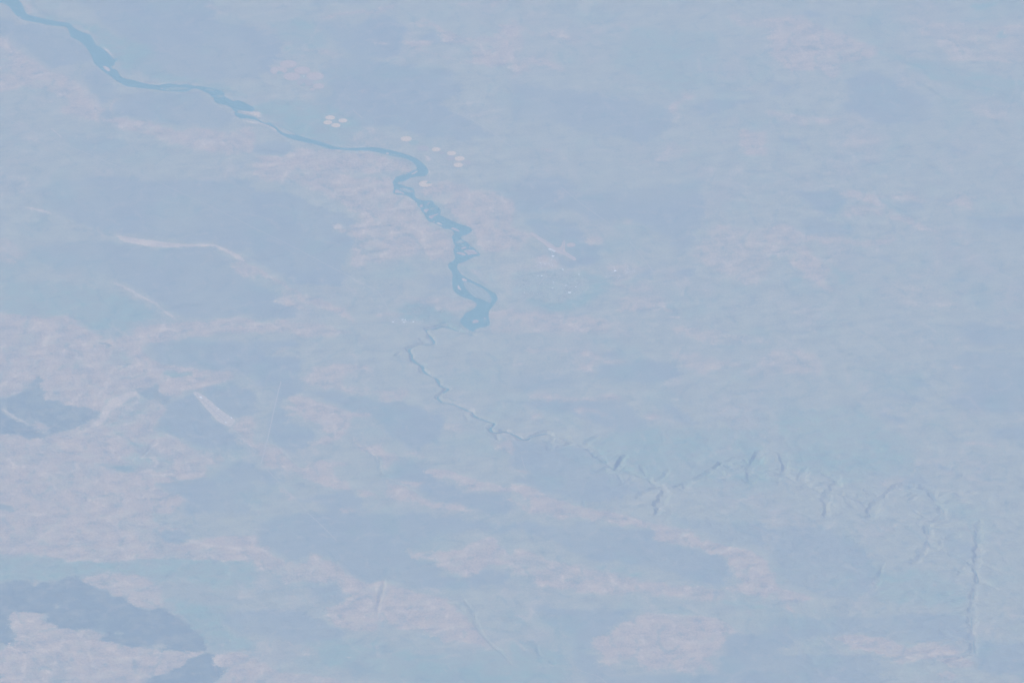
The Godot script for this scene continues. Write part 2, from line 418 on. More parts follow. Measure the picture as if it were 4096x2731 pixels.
		[3, 1, 0, 0.5, 1, [1000, 850, 1400, 960, 1500, 870, 1580, 930, 1400, 1010, 1060, 880]],
		[3, 1, 0, 0.4, 1, [1000, 1000, 1500, 1050, 1800, 1250, 1400, 1280, 1000, 1150]],
		[3, 1, 1, 0.8, 1, [250, 200, 600, 180, 740, 280, 660, 400, 350, 430, 280, 480, 400, 600, 820, 590, 800, 500, 600, 480]],
		[3, 1, 1, 0.8, 1, [1160, 300, 1450, 290, 1450, 370, 1200, 340]],
		[3, 1, 1, 1.0, 0, [1500, 270, 1640, 265, 1735, 225, 1700, 285, 1580, 300]],
		[3, 1, 1, 0.8, 1, [1830, 430, 2500, 420, 2500, 600, 2000, 560]],
		[3, 1, 1, 0.8, 1, [1050, 780, 1320, 880, 1250, 890, 1050, 820]],
		[3, 1, 1, 0.9, 1, [1680, 980, 1820, 980, 1800, 1030, 1690, 1020]],
		[3, 1, 1, 0.7, 0, [1120, 1330, 1260, 1330, 1180, 1360]],
		[3, 1, 1, 0.7, 1, [1860, 1340, 2200, 1460, 2500, 1580, 1900, 1580, 1750, 1480]],
		[3, 1, 4, 0.7, 1, [580, 880, 740, 920, 760, 1050, 680, 1060, 640, 980]],
		[3, 1, 4, 0.7, 1, [200, 980, 340, 980, 320, 1030, 230, 1020]],
		# third row, left: bare upland, fire scars, airfield
		[0, 2, 0, 0.9, 0, [-300, -10, 1380, -10, 1300, 100, 1480, 210, 1800, 250, 2130, 280, 2130, 360, 1750, 440, 1550, 520, 1520, 620, 1380, 800, 1700, 930, 1800, 990, 2060, 1040, 2100, 1090, 1900, 1150, 1880, 1240, 1600, 1280, 1420, 1310, 1480, 1380, 1650, 1400, 1700, 1470, 1560, 1580, -300, 1580]],
		[0, 2, 2, 0.78, 0, [-300, 560, 80, 500, 240, 430, 340, 300, 400, 340, 370, 400, 410, 440, 400, 530, 700, 590, 900, 630, 915, 680, 780, 760, 560, 830, 380, 880, 260, 900, 180, 850, -300, 900]],
		[0, 2, 2, 0.98, 0, [-300, 560, 0, 640, 200, 740, 290, 800, 270, 860, 180, 850, -300, 900]],
		[0, 2, 0, 0.95, 0, [280, 760, 320, 720, 430, 790, 440, 850, 380, 830, 330, 800]],
		[0, 2, 2, 0.7, 0, [1250, 430, 1330, 420, 1450, 400, 1480, 470, 1580, 530, 1530, 580, 1400, 530, 1270, 480]],
		[0, 2, 2, 0.55, 0, [1040, 1150, 1240, 1130, 1220, 1200, 1060, 1190]],
		[0, 2, 2, 0.6, 0, [-300, 1480, 110, 1490, 130, 1560, 100, 1590, -300, 1590]],
		[0, 2, 3, 0.75, 0, [1180, 455, 1250, 445, 1285, 500, 1200, 520, 1100, 600, 1020, 640, 990, 700, 940, 760, 860, 790, 640, 825, 800, 785, 910, 690, 930, 620, 1000, 530]],
		[0, 2, 3, 0.7, 0, [0, 592, 120, 672, 290, 775, 250, 768, 110, 695, 0, 622]],
		[0, 2, 3, 0.7, 0, [1430, 822, 1540, 850, 1700, 915, 1620, 905]],
		[0, 2, 3, 0.95, 0, [1310, 1220, 1450, 1212, 1600, 1205, 1600, 1225, 1450, 1236, 1320, 1236]],
		[0, 2, 3, 0.7, 0, [1440, 1072, 1560, 1125, 1530, 1132, 1440, 1088]],
		[0, 2, 3, 0.7, 0, [1040, 1390, 1140, 1394, 1140, 1402, 1040, 1400]],
		[0, 2, 3, 0.6, 0, [820, 1150, 835, 1170, 800, 1260, 780, 1250]],
		[0, 2, 4, 0.75, 1, [1000, 60, 1180, 60, 1220, 250, 1100, 240, 1000, 200]],
		[0, 2, 4, 0.9, 0, [1500, 260, 1700, 280, 1800, 310, 1600, 330, 1500, 300]],
		[0, 2, 4, 0.6, 1, [1150, 560, 1400, 500, 1350, 640, 1200, 760, 1050, 780, 1000, 740]],
		[0, 2, 2, 0.8, 0, [920, 8, 980, 12, 1060, 40, 1000, 52]],
		[0, 2, 2, 0.8, 0, [1385, 30, 1430, 8, 1425, 50]],
		[0, 2, 2, 0.9, 0, [765, 470, 785, 464, 805, 482, 785, 492]],
		[0, 2, 4, 0.8, 1, [1200, 930, 1420, 960, 1600, 1130, 1560, 1180, 1280, 1180, 1000, 1180, 1000, 1120, 1200, 1060]],
		[0, 2, 1, 0.7, 1, [1380, -20, 2351, -20, 2351, 300, 2130, 280, 1750, 240, 1450, 200]],
		[0, 2, 1, 1.0, 0, [1560, 560, 1770, 480, 2000, 740, 2110, 820, 2200, 990, 1900, 980, 1650, 880, 1420, 800]],
		[0, 2, 1, 1.0, 0, [1830, 420, 2140, 400, 2360, 480, 2360, 680, 2170, 700, 2000, 600, 1890, 490]],
		[0, 2, 1, 0.75, 1, [1440, 1310, 1900, 1260, 2100, 1130, 2351, 1100, 2351, 1580, 1720, 1560, 1700, 1460, 1640, 1390, 1480, 1370]],
		[0, 2, 0, 0.75, 1, [2130, 780, 2200, 700, 2351, 690, 2351, 1050, 2250, 950, 2200, 870]],
		# third row, middle left
		[1, 2, 1, 0.8, 1, [0, 0, 400, 0, 380, 40, 160, 90, 0, 150]],
		[1, 2, 1, 0.9, 1, [0, 150, 300, 120, 440, 180, 380, 340, 500, 440, 700, 450, 850, 520, 1150, 530, 1400, 560, 1750, 700, 1700, 900, 1500, 1000, 1250, 880, 1100, 720, 900, 650, 700, 560, 500, 480, 260, 500, 220, 580, 350, 700, 280, 750, 430, 780, 560, 850, 470, 960, 350, 1000, 240, 960, 130, 900, 100, 830, 150, 640, 200, 400, 0, 400]],
		[1, 2, 1, 0.95, 1, [1340, 1060, 1560, 1160, 1600, 1250, 1900, 1380, 2351, 1420, 2351, 1580, 2050, 1560, 1900, 1490, 1650, 1460, 1500, 1380, 1540, 1290, 1400, 1270, 1250, 1240, 1280, 1100]],
		[1, 2, 1, 0.8, 1, [0, 1200, 120, 1180, 320, 1420, 480, 1420, 850, 1360, 1000, 1450, 1000, 1580, 700, 1580, 560, 1470, 380, 1450, 200, 1320, 0, 1300]],
		[1, 2, 1, 0.9, 0, [100, 830, 150, 760, 280, 750, 430, 780, 560, 850, 470, 960, 350, 1000, 240, 960, 130, 900]],
		[1, 2, 0, 0.7, 1, [400, 350, 560, 240, 700, 210, 1040, 205, 1060, 250, 860, 300, 780, 380, 990, 430, 1070, 410, 1110, 450, 1350, 420, 1430, 450, 1330, 560, 1200, 550, 1100, 520, 900, 500, 760, 430, 600, 440, 440, 380]],
		[1, 2, 0, 0.9, 0, [300, 500, 400, 500, 540, 530, 720, 600, 900, 650, 1060, 650, 1060, 680, 900, 690, 850, 800, 820, 850, 780, 880, 620, 950, 480, 960, 600, 890, 700, 850, 560, 780, 700, 800, 500, 740, 420, 690, 250, 680, 400, 640, 220, 600, 340, 590]],
		[1, 2, 0, 0.85, 0, [860, 840, 950, 950, 1150, 950, 1300, 1080, 1230, 1120, 1250, 1200, 1160, 1180, 1120, 1080, 1040, 1010, 900, 970]],
		[1, 2, 0, 0.75, 0, [1160, 880, 1250, 880, 1200, 930]],
		[1, 2, 0, 0.85, 0, [100, 920, 240, 980, 300, 1090, 420, 1160, 560, 1080, 760, 1100, 850, 1130, 700, 1160, 740, 1240, 900, 1300, 850, 1360, 600, 1310, 460, 1270, 350, 1200, 120, 1150, 60, 1180, 60, 1100, -10, 1030, -10, 950]],
		[1, 2, 0, 0.8, 0, [900, 1350, 1100, 1380, 1080, 1420, 1000, 1420]],
		[1, 2, 0, 0.9, 0, [1200, 1300, 1380, 1320, 1490, 1420, 1650, 1480, 1900, 1500, 2040, 1560, 1700, 1540, 1480, 1480, 1200, 1450, 1180, 1380]],
		[1, 2, 0, 0.8, 0, [1330, 1270, 1540, 1290, 1500, 1340, 1380, 1310]],
		[1, 2, 0, 0.8, 0, [190, 1320, 260, 1340, 380, 1440, 320, 1460]],
		[1, 2, 0, 0.95, 0, [1560, 1180, 1620, 1160, 1850, 1200, 2100, 1290, 2360, 1350, 2300, 1390, 1950, 1360, 1800, 1260, 1580, 1230]],
		[1, 2, 0, 0.7, 1, [1340, 990, 1500, 1020, 1640, 1080, 1450, 1050]],
		[1, 2, 0, 0.6, 1, [1750, 770, 1850, 740, 1950, 830, 1850, 850]],
		[1, 2, 0, 0.8, 0, [2200, 920, 2360, 900, 2360, 1050, 2210, 990]],
		[1, 2, 0, 0.9, 0, [2250, 1460, 2360, 1430, 2360, 1470]],
		[1, 2, 0, 0.9, 0, [150, 100, 250, 70, 400, 40, 430, 30, 250, 90, 170, 120]],
		[1, 2, 0, 0.6, 1, [800, 1480, 1000, 1580, 720, 1580]],
		[1, 2, 3, 0.5, 0, [1660, 290, 1740, 282, 1720, 310]],
		[1, 2, 3, 0.6, 0, [2260, 820, 2320, 795, 2345, 815, 2300, 835]],
		[1, 2, 3, 0.6, 0, [2110, 170, 2170, 165, 2165, 185, 2130, 182]],
		[1, 2, 4, 0.6, 1, [1100, 1040, 1160, 1100, 1160, 1220, 1260, 1290, 1400, 1340, 1480, 1400, 1350, 1330, 1200, 1260, 1120, 1160]],
		# third row, middle right
		[2, 2, 0, 0.7, 1, [100, 60, 400, 80, 560, 60, 700, 50, 800, 120, 850, 170, 1080, 180, 1000, 200, 800, 180, 740, 210, 800, 280, 700, 290, 560, 240, 640, 190, 720, 160, 560, 90, 300, 110, 120, 100]],
		[2, 2, 3, 0.6, 0, [0, 200, 130, 190, 80, 220, 0, 230]],
		[2, 2, 0, 0.6, 1, [1400, 90, 1600, 80, 1950, 160, 2100, 160, 2100, 230, 1950, 250, 1750, 310, 1650, 270, 1550, 200]],
		[2, 2, 0, 0.75, 1, [100, 470, 300, 460, 500, 510, 700, 520, 800, 490, 1000, 490, 1070, 520, 900, 540, 500, 550, 300, 540]],
		[2, 2, 0, 0.7, 1, [150, 680, 230, 640, 320, 650, 200, 710]],
		[2, 2, 0, 0.65, 1, [520, 610, 640, 590, 800, 630, 920, 650, 900, 690, 700, 650, 560, 640]],
		[2, 2, 0, 0.8, 1, [1210, 670, 1330, 640, 1370, 720, 1280, 730]],
		[2, 2, 0, 0.8, 0, [30, 1170, 120, 1180, 190, 1220, 120, 1230]],
		[2, 2, 0, 0.95, 0, [-10, 1310, 150, 1320, 280, 1390, 500, 1480, 700, 1520, 900, 1580, 150, 1580, -10, 1460, 130, 1510, 200, 1480, 60, 1380, -10, 1360]],
		[2, 2, 3, 0.6, 0, [1075, 848, 1110, 852, 1090, 862]],
		[2, 2, 3, 0.5, 0, [330, 440, 350, 425, 360, 440]],
		[2, 2, 1, 0.85, 1, [780, 280, 860, 200, 1280, 170, 1500, 210, 1640, 290, 1400, 370, 1100, 380, 850, 350, 720, 320]],
		[2, 2, 1, 0.5, 1, [0, 300, 400, 280, 700, 350, 640, 450, 300, 440, 0, 440]],
		[2, 2, 1, 0.75, 1, [0, 540, 500, 560, 1000, 540, 1150, 640, 1250, 760, 1100, 850, 800, 760, 500, 650, 200, 620]],
		[2, 2, 1, 0.85, 1, [0, 900, 600, 950, 930, 1050, 900, 1200, 1300, 1350, 900, 1450, 700, 1480, 300, 1380, 150, 1300, 0, 1280, 190, 1220, 0, 1150]],
		[2, 2, 1, 0.75, 1, [820, 90, 1080, 100, 1070, 150, 900, 150]],
		[2, 2, 1, 0.7, 1, [1360, 530, 1600, 640, 1740, 740, 1650, 800, 1500, 700]],
		[2, 2, 4, 0.55, 1, [620, 900, 1000, 820, 1700, 780, 2351, 800, 2351, 1300, 1500, 1320, 1200, 1240, 1000, 1150, 820, 1020]],
		# third row, right
		[3, 2, 0, 0.6, 1, [0, 60, 400, 80, 560, 200, 500, 330, 200, 300, 0, 240]],
		[3, 2, 0, 0.6, 0, [120, 240, 280, 240, 250, 290]],
		[3, 2, 0, 0.6, 0, [1700, 210, 1830, 230, 1740, 260]],
		[3, 2, 0, 0.6, 0, [1205, 598, 1258, 602, 1230, 618]],
		[3, 2, 0, 0.7, 0, [1780, 915, 1950, 920, 2120, 945, 2100, 975, 1900, 945]],
		[3, 2, 0, 0.6, 0, [930, 745, 1150, 795, 1330, 855, 1250, 852, 1050, 790]],
		[3, 2, 0, 0.6, 0, [2120, 40, 2190, 50, 2170, 80]],
		[3, 2, 1, 0.7, 1, [1000, 480, 1300, 460, 1500, 560, 1300, 560]],
		[3, 2, 1, 1.0, 0, [1290, 355, 1400, 350, 1520, 405, 1430, 425, 1330, 405]],
		[3, 2, 1, 1.0, 0, [1080, 572, 1140, 575, 1210, 612, 1100, 606]],
		[3, 2, 1, 0.8, 1, [1020, 650, 1250, 700, 1240, 750, 1050, 700]],
		[3, 2, 1, 0.65, 1, [1560, 200, 1850, 100, 2500, 200, 2500, 700, 2000, 640, 1600, 560, 1900, 420, 1700, 300]],
		[3, 2, 1, 1.0, 0, [1530, 1115, 1600, 1108, 1700, 1180, 1560, 1170]],
		[3, 2, 1, 0.75, 1, [2000, 800, 2500, 760, 2500, 960, 2100, 900]],
		[3, 2, 1, 0.6, 1, [1200, 1200, 1500, 1250, 1550, 1490, 1300, 1350]],
		[3, 2, 4, 0.5, 1, [100, 700, 800, 560, 1300, 900, 1400, 1200, 700, 1300, 100, 1100]],
		# nearest row, left: bare upland and the great fire scar
		[0, 3, 0, 0.9, 0, [-300, -10, 1360, -10, 1450, 90, 1650, 150, 1500, 180, 1450, 230, 1700, 280, 1900, 230, 2100, 210, 2360, 210, 2360, 440, 1900, 440, 1500, 420, 1200, 440, 800, 460, 500, 420, 300, 380, -300, 420]],
		[0, 3, 4, 0.7, 1, [-300, 400, 300, 390, 500, 440, 1000, 450, 1450, 420, 2000, 440, 2351, 450, 2351, 700, 1900, 680, 1700, 600, 1450, 640, 1250, 560, 1000, 550, 700, 600, 300, 640, -300, 640]],
		[0, 3, 2, 1.0, 0, [-300, 640, 0, 640, 200, 620, 300, 660, 420, 630, 500, 640, 680, 580, 850, 670, 1000, 740, 1020, 780, 1150, 770, 1240, 860, 1350, 900, 1500, 870, 1620, 940, 1800, 1080, 1880, 1180, 1900, 1290, 1600, 1270, 1200, 1230, 900, 1170, 960, 1090, 800, 1070, 650, 1090, 500, 1040, 380, 1000, 450, 960, 350, 920, 100, 900, 70, 980, 130, 1150, 90, 1230, 0, 1200, -300, 1180]],
		[0, 3, 0, 0.6, 0, [280, 600, 330, 620, 360, 660, 300, 685]],
		[0, 3, 0, 0.45, 0, [480, 850, 570, 855, 570, 880, 520, 885]],
		[0, 3, 0, 0.45, 0, [640, 765, 690, 790, 720, 810, 680, 800]],
		[0, 3, 0, 0.45, 0, [1060, 1090, 1170, 1110, 1100, 1125]],
		[0, 3, 0, 0.45, 0, [1360, 1220, 1480, 1205, 1570, 1240, 1450, 1255]],
		[0, 3, 1, 0.9, 0, [1420, 660, 1640, 610, 1800, 660, 2100, 720, 2360, 820, 2360, 850, 2100, 850, 1800, 830, 1560, 790, 1480, 720]],
		[0, 3, 2, 0.35, 0, [1420, 660, 1640, 610, 1800, 660, 2100, 720, 2360, 820, 2360, 850, 2100, 850, 1800, 830, 1560, 790, 1480, 720]],
		[0, 3, 0, 0.75, 0, [710, 600, 900, 560, 1250, 560, 1420, 650, 1490, 740, 1510, 860, 1360, 900, 1250, 860, 1160, 780, 1030, 760, 850, 670]],
		[0, 3, 0, 0.92, 0, [80, 960, 100, 910, 270, 905, 400, 940, 400, 1000, 550, 1050, 700, 1100, 820, 1070, 940, 1110, 900, 1170, 1200, 1230, 1600, 1280, 1850, 1270, 1880, 1290, 1720, 1350, 1680, 1410, 1380, 1520, 1400, 1900, -300, 1900, -300, 1270, 0, 1270, 100, 1220, 130, 1130]],
		[0, 3, 2, 0.95, 0, [1300, 1540, 1380, 1520, 1680, 1410, 1710, 1340, 1880, 1300, 1990, 1300, 1970, 1390, 2090, 1430, 2050, 1500, 1960, 1580, 1900, 1700, 1400, 1700]],
		[0, 3, 2, 0.8, 0, [-100, 1460, 25, 1490, 15, 1515, -100, 1530]],
		[0, 3, 0, 0.9, 0, [1970, 1390, 2020, 1290, 2200, 1270, 2360, 1330, 2360, 1900, 1980, 1900, 1980, 1580, 2060, 1500, 2090, 1440]],
		[0, 3, 4, 0.75, 1, [1560, 780, 1800, 840, 2100, 860, 2050, 1000, 2100, 1100, 2351, 1200, 2351, 1280, 1950, 1280, 1850, 1150, 1650, 950]],
		[0, 3, 1, 0.85, 1, [2050, 920, 2351, 880, 2351, 1100, 2150, 1100, 2050, 1000]],
		[0, 3, 1, 0.85, 0, [1460, 200, 1540, 150, 1700, 170, 1760, 240, 1720, 275, 1500, 270]],
		[0, 3, 3, 0.6, 0, [620, 274, 770, 294, 860, 376, 845, 384, 765, 306, 620, 286]],
		[0, 3, 3, 0.6, 0, [1220, 530, 1350, 466, 1500, 480, 1500, 490, 1355, 480, 1230, 534]],
		[0, 3, 3, 0.6, 0, [380, 95, 460, 150, 510, 105, 545, 25, 555, 35, 520, 115, 465, 165, 385, 112]],
		[0, 3, 3, 0.6, 0, [235, 130, 255, 130, 290, 180, 272, 184]],
		# nearest row, middle left
		[1, 3, 1, 0.85, 1, [0, 100, 300, 0, 1400, 0, 1900, 60, 2351, 120, 2351, 200, 2100, 150, 1700, 200, 1600, 300, 1380, 330, 1440, 410, 1650, 480, 1700, 580, 1900, 620, 2100, 520, 2250, 500, 2351, 560, 2351, 640, 2100, 680, 1500, 720, 1300, 640, 1150, 610, 1050, 660, 900, 590, 800, 530, 700, 440, 600, 390, 470, 370, 400, 460, 250, 410, 120, 330, 0, 310]],
		[1, 3, 0, 0.85, 0, [-10, 310, 100, 320, 160, 400, 270, 440, 390, 480, 490, 430, 480, 370, 590, 390, 620, 440, 700, 440, 830, 560, 1000, 650, 1130, 640, 1190, 610, 1290, 680, 1500, 740, 1750, 790, 1900, 920, 2050, 1100, 2140, 1230, 1900, 1180, 1700, 1190, 1600, 1110, 1500, 1070, 1300, 1070, 1150, 970, 1100, 1080, 1000, 1090, 850, 1080, 700, 1000, 600, 860, 750, 860, 900, 760, 700, 650, 500, 640, 260, 660, 230, 600, -10, 480]],
		[1, 3, 0, 0.95, 0, [1380, 330, 1480, 360, 1650, 360, 1900, 340, 2030, 250, 2200, 220, 2220, 300, 2360, 400, 2360, 480, 2100, 480, 2060, 560, 1930, 600, 1760, 540, 1660, 500, 1640, 440, 1440, 410]],
		[1, 3, 0, 0.7, 1, [930, 1190, 1080, 1200, 1200, 1260, 1400, 1280, 1250, 1290, 960, 1230]],
		[1, 3, 0, 0.85, 0, [-10, 1380, 100, 1380, 230, 1460, 450, 1480, 700, 1520, 850, 1580, 900, 1900, -10, 1900]],
		[1, 3, 0, 0.5, 1, [450, 1220, 560, 1220, 620, 1320, 560, 1400, 440, 1300]],
		[1, 3, 0, 0.6, 1, [1060, 1310, 1190, 1310, 1150, 1360, 1080, 1350]],
		[1, 3, 0, 0.65, 1, [1950, 20, 2050, 40, 2120, 80, 2000, 80]],
		[1, 3, 1, 0.75, 1, [0, 880, 400, 900, 700, 1020, 820, 1080, 800, 1180, 500, 1200, 200, 1150, 0, 1100]],
		[1, 3, 1, 0.65, 1, [460, 650, 700, 650, 900, 740, 750, 850, 560, 800]],
		[1, 3, 2, 0.5, 0, [810, 1400, 900, 1380, 1000, 1400, 1180, 1380, 1100, 1450, 960, 1520, 870, 1510]],
		[1, 3, 1, 0.8, 0, [1500, 1110, 1620, 1120, 1720, 1190, 1560, 1160]],
		[1, 3, 3, 0.6, 0, [815, 1325, 890, 1325, 880, 1340, 820, 1338]],
		[1, 3, 4, 0.6, 1, [400, 1180, 900, 1150, 1500, 1300, 2300, 1250, 2351, 1600, 1300, 1600, 700, 1400]],
		# nearest row, middle right
		[2, 3, 0, 0.9, 0, [300, 30, 500, -10, 900, -10, 1050, 20, 1250, 90, 1500, 130, 1680, 180, 1750, 250, 2000, 300, 2180, 340, 2360, 440, 2360, 780, 2100, 740, 1960, 700, 2100, 640, 2050, 520, 1970, 410, 1850, 380, 1700, 310, 1480, 290, 1310, 260, 1290, 150, 1100, 110, 960, 130, 980, 90, 800, 60, 760, 100, 640, 40, 440, 70]],
		[2, 3, 0, 0.75, 1, [0, 360, 150, 330, 260, 400, 420, 450, 620, 480, 900, 560, 1200, 620, 1400, 640, 1700, 670, 1950, 720, 1980, 830, 1700, 800, 1400, 780, 1200, 750, 900, 760, 600, 740, 500, 700, 350, 700, 150, 600, 0, 570]],
		[2, 3, 0, 0.97, 0, [720, 1230, 780, 1140, 900, 1110, 1050, 1000, 1250, 920, 1500, 930, 1900, 980, 2000, 1040, 2110, 1100, 1950, 1110, 1980, 1170, 1900, 1270, 1760, 1340, 1850, 1420, 1840, 1460, 1720, 1400, 1640, 1480, 1500, 1440, 1380, 1430, 1260, 1470, 1180, 1400, 1100, 1300, 1080, 1340, 900, 1410, 830, 1350, 800, 1270]],
		[2, 3, 0, 0.8, 0, [0, 930, 120, 940, 220, 1020, 100, 990]],
		[2, 3, 0, 0.6, 0, [300, 960, 470, 940, 310, 980]],
		[2, 3, 1, 0.9, 1, [0, 80, 400, 110, 700, 90, 1280, 170, 1320, 270, 1700, 330, 1960, 420, 2060, 560, 1950, 690, 1700, 640, 1500, 560, 1300, 520, 1000, 450, 700, 440, 450, 300, 200, 200, 0, 150]],
		[2, 3, 1, 0.7, 1, [1500, 50, 2351, 80, 2351, 330, 1900, 250, 1700, 160]],
		[2, 3, 1, 0.8, 1, [250, 850, 600, 900, 1100, 880, 1000, 1000, 850, 1100, 750, 1180, 720, 1280, 850, 1420, 1100, 1480, 1500, 1490, 1900, 1470, 1950, 1300, 2000, 1120, 2351, 1100, 2351, 1900, 900, 1900, 600, 1400, 550, 1100, 300, 1000]],
		[2, 3, 4, 0.7, 1, [0, 1180, 200, 1200, 450, 1300, 550, 1450, 400, 1600, 0, 1600]],
		[2, 3, 4, 0.6, 1, [1900, 800, 2351, 850, 2300, 900, 2000, 870]],
		[2, 3, 4, 0.6, 1, [700, 480, 1000, 560, 1300, 620, 1250, 590, 1000, 520]],
		# nearest row, right
		[3, 3, 0, 0.9, 0, [-10, 480, 60, 560, 100, 680, 300, 740, 480, 770, 330, 800, 180, 830, 300, 910, 200, 890, 120, 820, -10, 700]],
		[3, 3, 0, 0.85, 0, [550, 1130, 720, 1110, 900, 1130, 1100, 1150, 1300, 1230, 1500, 1180, 1700, 1220, 1900, 1380, 1800, 1420, 1600, 1380, 1500, 1340, 1350, 1370, 1250, 1390, 1150, 1330, 1000, 1280, 850, 1270, 720, 1200]],
		[3, 3, 0, 0.75, 0, [1560, 1480, 1660, 1450, 1760, 1490, 1700, 1540, 1600, 1530]],
		[3, 3, 0, 0.45, 1, [920, 180, 1100, 170, 1000, 250]],
		[3, 3, 1, 0.8, 1, [100, 950, 900, 950, 1800, 920, 1900, 1150, 1500, 1180, 1200, 1200, 900, 1120, 600, 1100, 300, 1150, 100, 1300, 700, 1300, 1050, 1320, 1100, 1900, 0, 1900, 0, 1000]],
		[3, 3, 1, 0.8, 1, [1900, 1180, 2500, 1150, 2500, 1900, 1950, 1450]],
		[3, 3, 1, 0.65, 1, [0, 150, 500, 100, 850, 300, 1000, 550, 950, 750, 600, 780, 200, 700, 50, 450]],
		[3, 3, 1, 0.6, 1, [1600, 100, 1900, 300, 1850, 500, 1600, 350]],
		[3, 3, 4, 0.55, 1, [1050, 550, 1500, 520, 1850, 700, 1800, 850, 1300, 830, 1000, 800]],
	]


# ---------- outlines of the river, its islands and the gorges ----------
func river_outline() -> PackedVector2Array:
	var o := PackedVector2Array()
	# the bank away from the camera, downstream
	o.append_array(zone(0, 0, 4.704, [-700, -500, 330, -20, 400, 60, 430, 130, 460, 210, 510, 270, 620, 300, 760, 330, 900, 365, 1040, 395, 1180, 412, 1290, 428, 1340, 455, 1370, 510, 1420, 545, 1540, 600, 1690, 650, 1730, 700, 1770, 800, 1800, 845, 1900, 895, 1990, 960, 2080, 1050, 2130, 1110, 2200, 1080, 2205, 1120, 2150, 1170, 2150, 1220, 2080, 1250, 2110, 1290, 2190, 1310, 2240, 1400, 2280, 1450]))
	o.append_array(zone(400, 250, 4.704, [500, 310, 640, 330, 720, 360, 800, 380, 900, 400, 1010, 420, 1120, 418, 1220, 400, 1300, 390, 1400, 405, 1500, 420, 1620, 405, 1700, 420, 1760, 440, 1850, 440, 1950, 450, 2060, 470]))
	o.append_array(zone(750, 300, 4.704, [560, 270, 640, 295, 690, 340, 690, 400, 760, 440, 860, 490, 960, 470, 1060, 510, 1160, 560, 1240, 600, 1270, 660, 1210, 690, 1110, 680, 1030, 665, 940, 655, 935, 712, 1000, 725, 1080, 745, 1180, 770, 1270, 790, 1330, 840, 1400, 880, 1470, 903, 1540, 893, 1580, 925, 1640, 960, 1680, 985, 1720, 1040, 1800, 1090, 1880, 1110, 1960, 1120, 2060, 1130, 2180, 1165, 2280, 1195]))
	o.append_array(zone(1250, 450, 3.92, [0, 420, 120, 455, 230, 490, 330, 530, 450, 550, 560, 555, 700, 552, 820, 545, 920, 540, 1040, 550, 1150, 570, 1280, 600, 1400, 635, 1520, 670, 1620, 710, 1700, 770, 1770, 830, 1810, 890, 1820, 940, 1790, 975, 1740, 1000, 1640, 1000, 1540, 1020, 1470, 1060, 1400, 1085]))
	o.append_array(zone(1540, 680, 5.8725, [300, 280, 300, 320, 380, 345, 500, 390, 610, 400, 670, 440, 690, 480, 695, 540, 690, 590, 730, 650, 800, 690, 900, 715, 1000, 715, 1080, 710, 1130, 740, 1160, 800, 1250, 870, 1300, 920, 1310, 990, 1290, 1060, 1370, 1090, 1450, 1130, 1530, 1170, 1620, 1210, 1720, 1250, 1830, 1290, 1930, 1315, 2010, 1350, 2050, 1410]))
	o.append_array(zone(1700, 880, 6.533, [1230, 280, 1180, 330, 1090, 380, 960, 420, 930, 455, 980, 510, 1090, 570, 1150, 620, 1200, 690, 1290, 720, 1310, 770, 1390, 840, 1450, 890, 1440, 930, 1350, 940, 1280, 960, 1180, 1010, 1080, 1070, 980, 1110, 880, 1130, 835, 1200, 840, 1270, 900, 1360, 980, 1440, 1080, 1510]))
	o.append_array(zone(1640, 1080, 5.2267, [1080, 70, 1150, 140, 1240, 190, 1340, 245, 1450, 290, 1560, 350, 1680, 430, 1790, 490, 1830, 560, 1830, 620, 1780, 690, 1720, 770, 1650, 860, 1640, 960, 1650, 1020, 1670, 1090, 1660, 1150, 1560, 1190, 1450, 1205, 1390, 1230, 1330, 1275, 1270, 1262]))
	# the lip of the falls and the bank nearer the camera, upstream
	o.append_array(zone(1640, 1080, 5.2267, [1180, 1215, 1090, 1150, 1050, 1090, 1050, 1030, 1110, 970, 1150, 900, 1260, 850, 1350, 790, 1400, 720, 1380, 680, 1270, 620, 1130, 570, 1030, 530, 940, 460, 890, 390, 880, 280, 885, 150, 890, 60]))
	o.append_array(zone(1700, 880, 6.533, [720, 1500, 720, 1450, 690, 1340, 620, 1260, 595, 1200, 620, 1130, 700, 1080, 780, 1010, 790, 940, 760, 870, 740, 800, 770, 720, 790, 660, 740, 590, 720, 500, 690, 440, 730, 400, 770, 350, 730, 290, 640, 230, 500, 232, 440, 180, 400, 150, 300, 110, 240, 85]))
	o.append_array(zone(1540, 680, 5.8725, [1120, 1230, 1010, 1200, 960, 1120, 920, 1040, 850, 950, 820, 880, 770, 850, 750, 780, 700, 730, 640, 680, 570, 630, 500, 590, 400, 570, 300, 580, 220, 560, 170, 520, 200, 480, 210, 420, 200, 350, 170, 280, 200, 240, 260, 160, 360, 120, 480, 100, 560, 70, 650, 30]))
	o.append_array(zone(1250, 450, 3.92, [1617, 902, 1640, 870, 1610, 820, 1560, 770, 1480, 730, 1390, 705, 1290, 690, 1180, 665, 1080, 640, 980, 615, 900, 600, 800, 595, 680, 598, 560, 590, 420, 580, 310, 580, 210, 555, 110, 520]))
	o.append_array(zone(750, 300, 4.704, [2352, 1290, 2240, 1275, 2120, 1245, 2000, 1215, 1900, 1185, 1820, 1150, 1750, 1110, 1690, 1070, 1650, 1010, 1580, 965, 1500, 930, 1430, 912, 1360, 890, 1290, 845, 1200, 830, 1100, 812, 1000, 820, 940, 790, 880, 740, 890, 690, 860, 660, 800, 600, 720, 565, 640, 550, 540, 525, 490, 480, 490, 430, 440, 400, 400, 350, 320, 320, 260, 290, 180, 260, 110, 250, 50, 270, 20, 300]))
